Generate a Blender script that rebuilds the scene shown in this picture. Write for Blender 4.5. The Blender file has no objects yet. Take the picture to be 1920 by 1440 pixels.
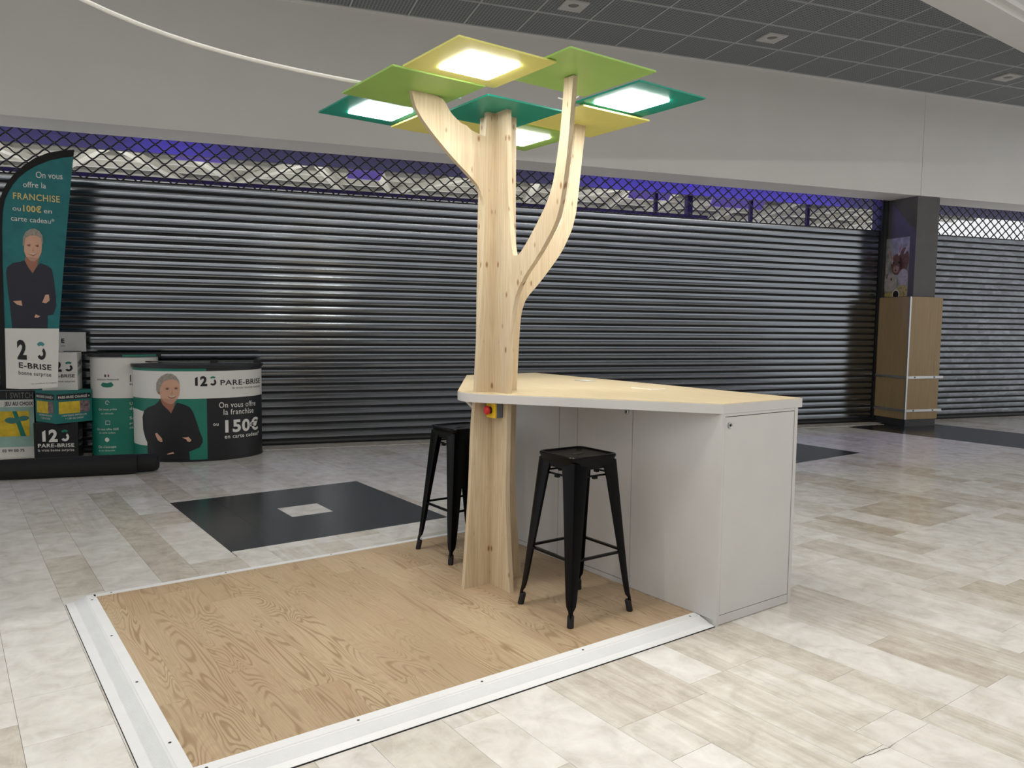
import bpy, bmesh, math, random
from mathutils import Vector, Matrix
random.seed(7)
scene = bpy.context.scene
COL = scene.collection
R = math.radians

# ------------------------------------------------------------------ camera
A = R(36.2535)            # stand axes against the view
cam_d = bpy.data.cameras.new('camera'); cam = bpy.data.objects.new('camera', cam_d); COL.objects.link(cam)
cam_d.sensor_width = 36.0; cam_d.sensor_fit = 'HORIZONTAL'; cam_d.lens = 1466.94 / 1920 * 36
cam_d.clip_start = 0.05; cam_d.clip_end = 200
pit, rol = R(-4.4368), R(0.71585)
fw0 = Vector((0, math.cos(pit), math.sin(pit))); up0 = Vector((0, -math.sin(pit), math.cos(pit))); r0 = Vector((1, 0, 0))
rr = math.cos(rol) * r0 + math.sin(rol) * up0; uu = -math.sin(rol) * r0 + math.cos(rol) * up0
rz = Matrix.Rotation(-A, 3, 'Z')
rr, uu, ff = rz @ rr, rz @ uu, rz @ fw0
m = Matrix(((rr.x, uu.x, -ff.x, 0), (rr.y, uu.y, -ff.y, 0), (rr.z, uu.z, -ff.z, 1.5), (0, 0, 0, 1)))
cam.matrix_world = m
scene.camera = cam

# ------------------------------------------------------------------ world, light, exposure
wld = bpy.data.worlds.new('World'); scene.world = wld; wld.use_nodes = True
bg = wld.node_tree.nodes['Background']
bg.inputs[0].default_value = (0.97, 0.985, 1.0, 1); bg.inputs[1].default_value = 0.92
scene.view_settings.view_transform = 'Standard'; scene.view_settings.look = 'None'
scene.view_settings.exposure = 0.0; scene.view_settings.gamma = 1.0
scene.view_settings.use_curve_mapping = False

def area(name, loc, sx, sy, energy, col=(1, 1, 1), rot=(0, 0, 0), spread=180):
    d = bpy.data.lights.new(name, 'AREA'); d.shape = 'RECTANGLE'; d.size = sx; d.size_y = sy
    d.energy = energy; d.color = col; d.spread = R(spread)
    o = bpy.data.objects.new(name, d); COL.objects.link(o); o.location = loc; o.rotation_euler = rot
    return o
TH = R(-16.2828)          # direction of the shop front in the stand's axes
cU, sU = math.cos(TH), math.sin(TH)
def W(u, v, z=0.0): return Vector((u * cU - v * sU, u * sU + v * cU, z))
LED = 46.0                # radiance of the lamps in the tree
area('well_light_line', (3.0, 3.22, 5.75), 22.0, 0.03, 215, (1.0, 0.985, 0.955))
area('well_light_line_rear', (3.0, -1.0, 5.75), 22.0, 0.25, 370, (1.0, 0.985, 0.955))

# ------------------------------------------------------------------ helpers
def s2l(c): return c / 12.92 if c <= 0.04045 else ((c + 0.055) / 1.055) ** 2.4
def rgb(r, g, b): return (s2l(r / 255), s2l(g / 255), s2l(b / 255), 1.0)

class NT:
    def __init__(s, name):
        s.m = bpy.data.materials.new(name); s.m.use_nodes = True; s.t = s.m.node_tree
        s.b = s.t.nodes['Principled BSDF']; s.out = s.t.nodes['Material Output']
    def n(s, typ, **kw):
        x = s.t.nodes.new(typ)
        for k, v in kw.items():
            if k.startswith('i_'): x.inputs[k[2:].replace('_', ' ')].default_value = v
            else: setattr(x, k, v)
        return x
    def l(s, a, b): s.t.links.new(a, b)
    def math(s, op, a, b=None, c=None):
        x = s.t.nodes.new('ShaderNodeMath'); x.operation = op
        for i, v in enumerate((a, b, c)):
            if v is None: continue
            if isinstance(v, (int, float)): x.inputs[i].default_value = v
            else: s.l(v, x.inputs[i])
        return x.outputs[0]
    def mix(s, f, a, b, blend='MIX'):
        x = s.t.nodes.new('ShaderNodeMix'); x.data_type = 'RGBA'; x.blend_type = blend
        for i, v in ((0, f), (6, a), (7, b)):
            if isinstance(v, (int, float)): x.inputs[i].default_value = v
            elif isinstance(v, tuple): x.inputs[i].default_value = v
            else: s.l(v, x.inputs[i])
        return x.outputs[2]
    def ramp(s, f, stops):
        x = s.t.nodes.new('ShaderNodeValToRGB'); el = x.color_ramp.elements
        while len(el) < len(stops): el.new(0.5)
        for e, (p, c) in zip(el, stops): e.position = p; e.color = c
        s.l(f, x.inputs[0]); return x.outputs[0]
    def pos(s, scale=(1, 1, 1), obj=False, off=None):
        if obj: p = s.n('ShaderNodeTexCoord').outputs['Object']
        else: p = s.n('ShaderNodeNewGeometry').outputs['Position']
        x = s.n('ShaderNodeMapping'); x.inputs['Scale'].default_value = scale; s.l(p, x.inputs['Vector'])
        if off is not None: s.l(off, x.inputs['Location'])
        return x.outputs[0]
    def noise(s, vec, scale=1.0, detail=2.0, rough=0.5, dist=0.0):
        x = s.n('ShaderNodeTexNoise'); x.inputs['Scale'].default_value = scale; x.inputs['Detail'].default_value = detail
        x.inputs['Roughness'].default_value = rough; x.inputs['Distortion'].default_value = dist
        s.l(vec, x.inputs['Vector']); return x.outputs[0]
    def bump(s, h, strength=0.2, dist=0.01):
        x = s.n('ShaderNodeBump'); x.inputs['Strength'].default_value = strength; x.inputs['Distance'].default_value = dist
        s.l(h, x.inputs['Height']); s.l(x.outputs[0], s.b.inputs['Normal'])
    def base(s, c):
        if isinstance(c, tuple): s.b.inputs['Base Color'].default_value = c
        else: s.l(c, s.b.inputs['Base Color'])
    def set(s, rough=0.5, metal=0.0, spec=0.5):
        s.b.inputs['Roughness'].default_value = rough; s.b.inputs['Metallic'].default_value = metal
        s.b.inputs['Specular IOR Level'].default_value = spec

MATS = {}
def plain(name, col, rough=0.5, metal=0.0, spec=0.5, var=0.06, scale=6.0):
    if name in MATS: return MATS[name]
    t = NT(name); t.set(rough, metal, spec)
    f = t.noise(t.pos(), scale, 3)
    d = tuple(c * (1 - var) for c in col[:3]) + (1,); u = tuple(min(1, c * (1 + var)) for c in col[:3]) + (1,)
    t.base(t.ramp(f, [(0.3, d), (0.7, u)])); MATS[name] = t.m; return t.m
def emis(name, col, st):
    t = NT(name); t.base((0.8, 0.8, 0.8, 1)); t.b.inputs['Emission Color'].default_value = col
    t.b.inputs['Emission Strength'].default_value = st; MATS[name] = t.m; return t.m

class MB:
    def __init__(s): s.v = []; s.f = []
    def add(s, vs, fs):
        o = len(s.v); s.v += [tuple(p) for p in vs]; s.f += [tuple(i + o for i in f) for f in fs]; return s
    def box(s, x0, x1, y0, y1, z0, z1):
        return s.add([(x0, y0, z0), (x1, y0, z0), (x1, y1, z0), (x0, y1, z0), (x0, y0, z1), (x1, y0, z1), (x1, y1, z1), (x0, y1, z1)],
                     [(0, 3, 2, 1), (4, 5, 6, 7), (0, 1, 5, 4), (1, 2, 6, 5), (2, 3, 7, 6), (3, 0, 4, 7)])
    def prism(s, poly, fn0, fn1):
        n = len(poly); a = [fn0(p) for p in poly]; b = [fn1(p) for p in poly]
        return s.add(a + b, [tuple(range(n))[::-1], tuple(range(n, 2 * n))] + [(i, (i + 1) % n, n + (i + 1) % n, n + i) for i in range(n)])
    def loft(s, rings, closed=True, caps=True):
        n = len(rings[0]); vs = [p for r in rings for p in r]; fs = []
        for k in range(len(rings) - 1):
            for i in range(n if closed else n - 1):
                j = (i + 1) % n; fs.append((k * n + i, k * n + j, (k + 1) * n + j, (k + 1) * n + i))
        if caps and closed: fs += [tuple(range(n))[::-1], tuple(range((len(rings) - 1) * n, len(rings) * n))]
        return s.add(vs, fs)
    def tube(s, pts, r, n=8, r1=None):
        pts = [Vector(p) for p in pts]; rings = []; nrm = None
        for i, p in enumerate(pts):
            t = (pts[min(i + 1, len(pts) - 1)] - pts[max(i - 1, 0)]).normalized()
            if nrm is None:
                nrm = t.orthogonal().normalized()
            nrm = (nrm - t * nrm.dot(t)).normalized(); bn = t.cross(nrm)
            q = r if r1 is None else r + (r1 - r) * i / (len(pts) - 1)
            rings.append([p + q * (math.cos(2 * math.pi * k / n) * nrm + math.sin(2 * math.pi * k / n) * bn) for k in range(n)])
        return s.loft(rings)
    def mesh(s, name):
        me = bpy.data.meshes.new(name); me.from_pydata(s.v, [], s.f)
        bm = bmesh.new(); bm.from_mesh(me); bmesh.ops.recalc_face_normals(bm, faces=bm.faces); bm.to_mesh(me); bm.free()
        return me

def link(name, data, mat=None, parent=None, loc=None, rz=None, smooth=False):
    o = bpy.data.objects.new(name, data); COL.objects.link(o)
    if mat is not None and data is not None and not data.materials: data.materials.append(mat)
    if parent: o.parent = parent
    if loc is not None: o.location = loc
    if rz is not None: o.rotation_euler = (0, 0, rz)
    if smooth:
        for p in data.polygons: p.use_smooth = True
        mod = None
        try: data.set_sharp_from_angle(angle=R(40))
        except Exception: pass
    return o
def build(name, mb, mat, parent=None, loc=None, rz=None, smooth=False, bevel=0.0):
    me = mb.mesh(name)
    if bevel:
        bm = bmesh.new(); bm.from_mesh(me)
        es = [e for e in bm.edges if len(e.link_faces) == 2 and e.calc_face_angle() > R(30)]
        bmesh.ops.bevel(bm, geom=es, offset=bevel, segments=2, affect='EDGES', profile=0.5, clamp_overlap=True)
        bm.to_mesh(me); bm.free()
    return link(name, me, mat, parent, loc, rz, smooth)
def tag(o, label=None, cat=None, group=None, kind=None):
    if label: o['label'] = label
    if cat: o['category'] = cat
    if group: o['group'] = group
    if kind: o['kind'] = kind
    return o
def root(name, label, cat, loc=(0, 0, 0), rz=0.0, group=None, kind=None):
    o = bpy.data.objects.new(name, None); COL.objects.link(o); o.empty_display_size = 0.1
    o.location = loc; o.rotation_euler = (0, 0, rz); return tag(o, label, cat, group, kind)

def flat(polys, fn, name, mat, parent, cut=None, **kw):
    """printed shapes: 2D polygons put onto a surface by fn(x, y) -> local point"""
    bm = bmesh.new()
    for poly in polys:
        vs = [bm.verts.new((x, y, 0)) for x, y in poly]
        try: bm.faces.new(vs)
        except ValueError: pass
    bm.normal_update(); bmesh.ops.triangulate(bm, faces=bm.faces)
    for f in bm.faces:
        if f.normal.z < 0: f.normal_flip()
    if cut:
        xs = [v.co.x for v in bm.verts]; x = math.floor(min(xs) / cut) * cut + cut
        while x < max(xs):
            bmesh.ops.bisect_plane(bm, geom=bm.verts[:] + bm.edges[:] + bm.faces[:], plane_co=(x, 0, 0), plane_no=(1, 0, 0)); x += cut
    for v in bm.verts: v.co = fn(v.co.x, v.co.y)
    me = bpy.data.meshes.new(name); bm.to_mesh(me); bm.free()
    return link(name, me, mat, parent, **kw)
def rect(x0, x1, y0, y1): return [(x0, y0), (x1, y0), (x1, y1), (x0, y1)]
def ring(cx, cy, r0, r1, a0, a1, n=18, ex=1.0):
    o = [(cx + ex * r1 * math.cos(R(a0 + (a1 - a0) * i / n)), cy + r1 * math.sin(R(a0 + (a1 - a0) * i / n))) for i in range(n + 1)]
    p = [(cx + ex * r0 * math.cos(R(a0 + (a1 - a0) * i / n)), cy + r0 * math.sin(R(a0 + (a1 - a0) * i / n))) for i in range(n + 1)]
    return o + p[::-1]

_tc = {}
def text_geo(body, bold):
    key = (body, bold)
    if key not in _tc:
        cu = bpy.data.curves.new('lettering', 'FONT'); cu.body = body; cu.size = 1.0; cu.offset = bold; cu.resolution_u = 3
        if bold: cu.space_character = 1.08
        o = bpy.data.objects.new('lettering', cu); COL.objects.link(o)
        dg = bpy.context.evaluated_depsgraph_get(); me = o.evaluated_get(dg).to_mesh()
        v = [(p.co.x, p.co.y) for p in me.vertices]; f = [tuple(q.vertices) for q in me.polygons]
        o.evaluated_get(dg).to_mesh_clear(); bpy.data.objects.remove(o); bpy.data.curves.remove(cu)
        caps = [y for _, y in v]; x0 = min(x for x, _ in v); x1 = max(x for x, _ in v)
        _tc[key] = (v, f, x0, x1)
    return _tc[key]
CAP = 0.70                # cap height of the built-in face at size 1
def text(body, p0, p1, cap, fn, mat, parent, bold=0.0, name='lettering'):
    """lettering from baseline start p0 to baseline end p1 with capital height cap"""
    v, f, x0, x1 = text_geo(body, bold)
    dx, dy = p1[0] - p0[0], p1[1] - p0[1]; k = 1.0 / (x1 - x0); sy = cap / CAP
    vs = [fn(p0[0] + dx * (x - x0) * k, p0[1] + dy * (x - x0) * k + y * sy) for x, y in v]
    me = bpy.data.meshes.new(name); me.from_pydata([tuple(q) for q in vs], [], f)
    return link(name, me, mat, parent)

def logo123(p0, p1, h, fn, ink, green, parent, digits='123'):
    """the figures 1 2 3 with the green cap over the 3"""
    w = p1[0] - p0[0]; bx, by = p0; dy = (p1[1] - p0[1]) / w
    sh = lambda x, y: fn(x, y + (x - bx) * dy)
    u = w / 2.45
    polys = []
    if '1' in digits:
        x = bx; polys.append([(x, by), (x + .30 * u, by), (x + .30 * u, by + h), (x, by + .84 * h)])
    x = bx + .58 * u if '1' in digits else bx
    text('2', (x, by), (x + .80 * u, by), h, sh, ink, parent, .045, 'logo_figure')
    x = bx + w - .74 * u
    if polys: flat(polys, sh, 'logo_figures', ink, parent, cut=None)
    flat([ring(x + .34 * u, by + .34 * h, .15 * h, .36 * h, -150, 62, 16, .38 * u / (.36 * h))], sh, 'logo_bowl', ink, parent)
    flat([ring(x + .34 * u, by + .58 * h, .22 * h, .42 * h, 48, 138, 8, .46 * u / (.42 * h))], sh, 'logo_cap', green, parent)

# ------------------------------------------------------------------ materials
def m_stone():
    t = NT('polished stone'); a = t.n('ShaderNodeAttribute', attribute_name='tone'); sp = t.n('ShaderNodeSeparateColor'); t.l(a.outputs['Color'], sp.inputs[0])
    off = t.n('ShaderNodeCombineXYZ'); t.l(t.math('MULTIPLY', sp.outputs[1], 37.0), off.inputs[0]); t.l(t.math('MULTIPLY', sp.outputs[1], 91.0), off.inputs[1])
    v = t.pos((1, 1, 1), off=off.outputs[0]); cloud = t.noise(v, 7.0, 8, .62, .5)
    st = t.noise(t.pos((26, 1.6, 1), off=off.outputs[0]), 1.0, 6, .62, .35)
    vein = t.noise(t.pos((5, 2.2, 1), off=off.outputs[0]), 1.6, 6, .6, 1.4)
    spk = t.noise(v, 60.0, 3, .6)
    light = t.ramp(cloud, [(0.30, rgb(210, 205, 199)), (0.5, rgb(230, 227, 223)), (0.70, rgb(243, 241, 238))])
    brown = t.ramp(cloud, [(0.28, rgb(164, 150, 130)), (0.5, rgb(189, 176, 157)), (0.72, rgb(212, 201, 184))])
    c = t.mix(sp.outputs[0], light, brown)
    sf = t.math('MULTIPLY', t.math('SUBTRACT', t.ramp(st, [(0.36, (0, 0, 0, 1)), (0.66, (1, 1, 1, 1))]), 0.0), sp.outputs[2])
    c = t.mix(t.math('MULTIPLY', sf, 0.48), c, rgb(172, 157, 136))
    vl = t.ramp(vein, [(0.47, (0, 0, 0, 1)), (0.5, (1, 1, 1, 1)), (0.53, (0, 0, 0, 1))])
    c = t.mix(t.math('MULTIPLY', vl, 0.22), c, rgb(236, 228, 214))
    pit = t.ramp(spk, [(0.22, (1, 1, 1, 1)), (0.30, (0, 0, 0, 1))])
    c = t.mix(t.math('MULTIPLY', pit, 0.5), c, rgb(140, 128, 112))
    t.base(c); t.set(0.17, 0, 0.45); t.l(t.math('ADD', t.math('MULTIPLY', cloud, 0.16), 0.10), t.b.inputs['Roughness']); return t.m
def m_blackstone():
    t = NT('black stone'); v = t.pos(); n1 = t.noise(v, 9, 6, .65); n2 = t.noise(v, 45, 2)
    c = t.ramp(n1, [(0.3, rgb(28, 31, 36)), (0.7, rgb(45, 48, 54))])
    t.base(t.mix(t.math('MULTIPLY', t.ramp(n2, [(0.74, (0, 0, 0, 1)), (0.78, (1, 1, 1, 1))]), 0.5), c, rgb(120, 120, 120)))
    t.set(0.2, 0, 0.4); return t.m
def m_oak():
    t = NT('oak plank'); a = t.n('ShaderNodeAttribute', attribute_name='tone'); sp = t.n('ShaderNodeSeparateColor'); t.l(a.outputs['Color'], sp.inputs[0])
    off = t.n('ShaderNodeCombineXYZ'); t.l(t.math('MULTIPLY', sp.outputs[1], 53.0), off.inputs[0]); t.l(t.math('MULTIPLY', sp.outputs[0], 71.0), off.inputs[1])
    n = t.noise(t.pos((8.5, 1.15, 1), off=off.outputs[0]), 1.0, 1.6, .42, .6)
    g = t.math('MULTIPLY', t.math('ADD', t.math('SINE', t.math('MULTIPLY', n, 135.0)), 1.0), 0.5)
    fig = t.ramp(t.noise(t.pos((7, .9, 1), off=off.outputs[0]), 1.0, 1, .5), [(0.42, (0, 0, 0, 1)), (0.58, (1, 1, 1, 1))])
    fine = t.noise(t.pos((170, 4, 1), off=off.outputs[0]), 1.0, 3, .6)
    base = t.ramp(fine, [(0.3, rgb(181, 158, 128)), (0.7, rgb(205, 184, 154))])
    red = t.noise(t.pos((3, 1.1, 1), off=off.outputs[0]), 1.3, 2)
    base = t.mix(t.math('MULTIPLY', t.ramp(red, [(0.45, (0, 0, 0, 1)), (0.7, (1, 1, 1, 1))]), 0.5), base, rgb(192, 160, 132))
    gg = t.math('MULTIPLY', t.ramp(g, [(0.45, (0, 0, 0, 1)), (1.0, (1, 1, 1, 1))]), t.math('ADD', t.math('MULTIPLY', fig, 0.66), 0.16))
    c = t.mix(gg, base, rgb(146, 120, 88)); c = t.mix(t.math('MULTIPLY', sp.outputs[2], 0.42), c, rgb(164, 138, 108))
    t.base(c); t.set(0.42, 0, 0.4); t.bump(g, 0.05, 0.002); return t.m
def m_pine():
    t = NT('pine board'); p = t.n('ShaderNodeNewGeometry').outputs['Position']; x = t.n('ShaderNodeSeparateXYZ'); t.l(p, x.inputs[0])
    s = t.math('ADD', x.outputs[0], x.outputs[1])
    lam = t.math('FLOOR', t.math('MULTIPLY', s, 17.0)); wn = t.n('ShaderNodeTexWhiteNoise', noise_dimensions='1D'); t.l(lam, wn.inputs['W'])
    cmb = t.n('ShaderNodeCombineXYZ'); t.l(s, cmb.inputs[0]); t.l(t.math('ADD', x.outputs[2], t.math('MULTIPLY', wn.outputs[0], 9.0)), cmb.inputs[1]); t.l(t.math('MULTIPLY', lam, 1.7), cmb.inputs[2])
    def mp(sc):
        q = t.n('ShaderNodeMapping'); q.inputs['Scale'].default_value = sc; t.l(cmb.outputs[0], q.inputs[0]); return q.outputs[0]
    gr = t.noise(mp((60, 1.6, 1)), 1.0, 4, .6, .8); wv = t.noise(mp((13, .8, 1)), 1.0, 2, .5, .6)
    wl = t.math('MULTIPLY', t.math('ADD', t.math('SINE', t.math('MULTIPLY', wv, 70.0)), 1.0), 0.5)
    c = t.ramp(gr, [(0.3, rgb(200, 181, 150)), (0.7, rgb(216, 200, 173))])
    c = t.mix(t.math('MULTIPLY', wl, 0.25), c, rgb(172, 145, 110)); c = t.mix(t.math('MULTIPLY', wn.outputs[0], 0.28), c, rgb(176, 150, 114))
    vo = t.n('ShaderNodeTexVoronoi'); vo.inputs['Scale'].default_value = 1.0; vo.inputs['Randomness'].default_value = 1.0; t.l(mp((15, 7.5, 1)), vo.inputs['Vector'])
    kn = t.ramp(vo.outputs['Distance'], [(0.07, (1, 1, 1, 1)), (0.17, (0, 0, 0, 1))])
    sel = t.n('ShaderNodeSeparateColor'); t.l(vo.outputs['Color'], sel.inputs[0])
    c = t.mix(t.math('MULTIPLY', t.math('MULTIPLY', kn, 0.85), t.math('GREATER_THAN', sel.outputs[0], 0.15)), c, rgb(132, 86, 46))
    t.base(c); t.set(0.55, 0, 0.3); return t.m
def m_maple():
    t = NT('maple laminate'); n1 = t.noise(t.pos((38, 2.4, 1)), 1.0, 5, .6, .5); n2 = t.noise(t.pos((3, 1.2, 1)), 1.0, 2)
    c = t.ramp(n1, [(0.3, rgb(204, 184, 146)), (0.7, rgb(222, 206, 173))]); c = t.mix(t.math('MULTIPLY', n2, 0.3), c, rgb(208, 188, 150))
    t.base(c); t.set(0.38, 0, 0.4); return t.m
def m_cladwood():
    t = NT('beech cladding'); n1 = t.noise(t.pos((90, 90, 2)), 1.0, 4, .6); t.base(t.ramp(n1, [(0.3, rgb(146, 122, 86)), (0.7, rgb(166, 142, 104))])); t.set(0.4, 0, 0.4); return t.m
def m_slat(name, patch):
    t = NT(name); v = t.pos((1, 1, 1)); n1 = t.noise(t.pos((.9, .9, 10.48)), 1.0, 2, .5); n2 = t.noise(t.pos((9, 9, 30)), 1.0, 4, .6)
    c = t.ramp(n1, [(0.3, rgb(130, 134, 139)), (0.7, rgb(146, 150, 155))])
    if patch:
        br = t.n('ShaderNodeTexVoronoi'); br.inputs['Scale'].default_value = 1.0; t.l(t.pos((5.5, 5.5, 10.48)), br.inputs['Vector'])
        sp = t.n('ShaderNodeSeparateColor'); t.l(br.outputs['Color'], sp.inputs[0]); c = t.mix(t.math('MULTIPLY', sp.outputs[0], 0.55), c, rgb(92, 96, 100))
        c = t.mix(t.math('MULTIPLY', t.ramp(n2, [(0.4, (0, 0, 0, 1)), (0.7, (1, 1, 1, 1))]), 0.5), c, rgb(96, 98, 98))
    t.base(c); t.set(0.33, 1.0)
    t.l(t.math('ADD', t.math('MULTIPLY', n2, 0.10), 0.27 if patch else 0.12), t.b.inputs['Roughness'])
    t.b.inputs['Coat Weight'].default_value = 0.0; t.b.inputs['Coat Roughness'].default_value = 0.10; return t.m
def m_ceil():
    t = NT('perforated tile'); p = t.n('ShaderNodeTexCoord').outputs['Object']; x = t.n('ShaderNodeSeparateXYZ'); t.l(p, x.inputs[0])
    def gr(o): return t.math('LESS_THAN', t.math('FRACT', t.math('MULTIPLY', o, 26.0)), 0.30)
    g = t.math('MAXIMUM', gr(x.outputs[0]), gr(x.outputs[1])); t.base(t.mix(g, rgb(100, 105, 107), rgb(150, 155, 156))); t.set(0.6, 0.0, 0.3); return t.m
def m_cloth():
    t = NT('flag cloth'); n = t.noise(t.pos(), 9, 3); t.base(t.ramp(n, [(0.3, rgb(22, 108, 112)), (0.7, rgb(30, 122, 124))])); t.set(0.6)
    tr = t.n('ShaderNodeBsdfTransparent'); mx = t.n('ShaderNodeMixShader'); mx.inputs[0].default_value = 0.90
    t.l(tr.outputs[0], mx.inputs[1]); t.l(t.b.outputs[0], mx.inputs[2]); t.l(mx.outputs[0], t.out.inputs[0]); return t.m

STONE, BLACKSTONE, OAK, PINE, MAPLE, CLAD = m_stone(), m_blackstone(), m_oak(), m_pine(), m_maple(), m_cladwood()
SLAT, SLAT2, CEILT, CLOTH = m_slat('shutter steel', False), m_slat('galvanised steel', True), m_ceil(), m_cloth()
WHITE = plain('white laminate', rgb(200, 198, 196), 0.45, 0, 0.4, 0.02)
FASCIA = plain('fascia paint', rgb(231, 229, 225), 0.62, 0, 0.3, 0.02, 1.5)
GROUT = plain('grout', rgb(150, 142, 130), 0.7)
ALU = plain('white aluminium', rgb(238, 239, 241), 0.35, 0.0, 0.5, 0.02)
DARKGAP = plain('shadow steel', rgb(22, 23, 24), 0.7, 0.0)  # dark colour for shade in gaps, and for the steel side guides
BLACKSTEEL = plain('black lacquer', rgb(3, 3, 4), 0.25, 0.0, 0.14, 0.05)
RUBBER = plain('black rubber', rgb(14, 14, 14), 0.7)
GRILLE = plain('grille steel', rgb(30, 30, 32), 0.45, 0.3)
STEEL = plain('brushed steel', rgb(190, 190, 188), 0.3, 1.0)
SCREW = plain('screw steel', rgb(92, 94, 98), 0.4, 0.9)
PILLAR = plain('pillar paint', rgb(86, 84, 84), 0.55)
PLINTH = plain('dark plinth', rgb(52, 52, 54), 0.4)
COVE = plain('cove paint', rgb(214, 206, 188), 0.6)
INK = plain('black print', rgb(14, 15, 18), 0.45)
NAVY = plain('navy shirt print', rgb(28, 30, 46), 0.5)
PGREEN = plain('green print', rgb(22, 118, 98), 0.42)
PWHITE = plain('white print', rgb(222, 220, 214), 0.42, var=0.02)
PGREY = plain('grey print', rgb(120, 120, 120), 0.5)
SKIN = plain('skin print', rgb(206, 160, 134), 0.5)
SKIN2 = plain('skin shade print', rgb(158, 104, 82), 0.5)
HAIR = plain('grey hair print', rgb(150, 142, 130), 0.5, var=0.25, scale=60)
GOLD = plain('ochre print', rgb(210, 190, 120), 0.5)
YELLOW = plain('yellow print', rgb(214, 182, 44), 0.45, var=0.2, scale=14)
BAG = plain('black canvas', rgb(16, 16, 17), 0.8, var=0.2, scale=30)
CABLE = plain('white sleeve', rgb(232, 231, 226), 0.45)
P_YEL = plain('lime yellow panel', rgb(222, 218, 122), 0.4, var=0.03)
P_GRN = plain('leaf green panel', rgb(152, 192, 96), 0.4, var=0.03)
P_TEA = plain('teal panel', rgb(10, 142, 122), 0.4, var=0.03)

# ------------------------------------------------------------------ the floor
FLOORTOP = 0.0
fb = MB().box(-9, 17, -6, 12, -0.06, -0.006)
floor = build('floor', fb, GROUT); tag(floor, kind='structure')
def tile_mesh(x0, x1, y0, y1, tone, mat, z1=0.0, g=0.0007):
    mb = MB().box(x0 + g, x1 - g, y0 + g, y1 - g, z1 - 0.008, z1); return tone_mesh(mb, [tone] * 6, mat, 'tile')
def tone_mesh(mb, tones, mat, name):
    me = bpy.data.meshes.new(name); me.from_pydata(mb.v, [], mb.f); a = me.attributes.new('tone', 'FLOAT_COLOR', 'FACE')
    for i, c in enumerate(tones): a.data[i].color = (*c, 1)
    me.materials.append(mat); return me
BLK = [(1.48, 3.13, 5.08, 6.73), (7.25, 8.90, 5.03, 6.68), (11.03, 12.62, 2.6, 6.46)]
# tiles read off the photograph: x strip index start, y range, brownness, streaks
KNOWN = [(.98, 4.40, 5.72, .75, .2), (.98, 5.72, 6.83, .8, .15), (.48, 4.72, 5.55, .55, .1), (.48, 6.2, 7.0, .30, .1), (1.48, 6.82, 8.1, .7, .1), (.187, 3.53, 4.88, .02, 0), (.187, 3.12, 3.53, .03, 0), (.187, 2.3, 3.12, 0, 0), (-.023, 2.5, 3.31, .55, .3), (-.023, 3.31, 3.53, .12, 0),
         (6.01, 2.83, 3.48, .7, .8), (6.22, 2.83, 3.48, .75, .7), (6.51, 2.83, 3.48, .6, .7), (6.73, 3.07, 3.48, .75, .9), (5.51, 2.85, 3.48, .85, .6), (5.22, 2.5, 3.44, .35, .9), (5.0, 1.9, 3.45, .0, .1), (4.71, 2.22, 3.10, .5, .3), (5.72, 2.4, 3.48, .02, .1), (6.01, 1.6, 2.83, .08, .2), (6.22, 1.9, 2.83, .1, .1),
         (2.995, 1.79, 2.5, .55, 1.0), (2.2, 2.02, 2.46, .45, 1.0), (1.99, 2.02, 2.46, .3, 1.0), (2.49, 2.11, 2.46, .0, 0), (2.70, 2.11, 2.46, .45, .8), (2.49, 1.39, 2.11, .28, .8), (2.70, 1.5, 2.11, .2, .8), (2.2, 1.2, 2.02, .3, .9), (1.99, 1.755, 2.02, .12, .5), (1.99, 1.0, 1.755, .02, 0), (1.69, 1.2, 2.46, .0, .05), (1.48, 1.0, 1.95, .3, .3), (3.71, .6, 2.6, .32, 1.0), (3.5, 1.9, 2.6, .25, .8), (3.2, 1.4, 2.6, .05, .2), (4.0, 1.44, 2.2, .04, 0), (4.0, 2.2, 2.8, .06, 0), (4.21, 1.6, 2.8, .1, .4), (2.995, .8, 1.40, .2, .9), (2.70, .7, 1.37, .06, .2), (2.49, .7, 1.39, .02, 0)]
def xb(k, h): return .48 + .503 * k + (0.21 if h else 0.0)
def cut_rects(r):
    out = [r]
    for (bx0, bx1, by0, by1) in BLK:
        nx = []
        for (x0, x1, y0, y1) in out:
            if x1 <= bx0 or x0 >= bx1 or y1 <= by0 or y0 >= by1: nx.append((x0, x1, y0, y1)); continue
            if x0 < bx0: nx.append((x0, bx0, y0, y1))
            if x1 > bx1: nx.append((bx1, x1, y0, y1))
            a, b = max(x0, bx0), min(x1, bx1)
            if y0 < by0: nx.append((a, b, y0, by0))
            if y1 > by1: nx.append((a, b, by1, y1))
        out = nx
    return [q for q in out if q[1] - q[0] > .015 and q[3] - q[2] > .015]
tiles = []
rt = random.Random(11)
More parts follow.
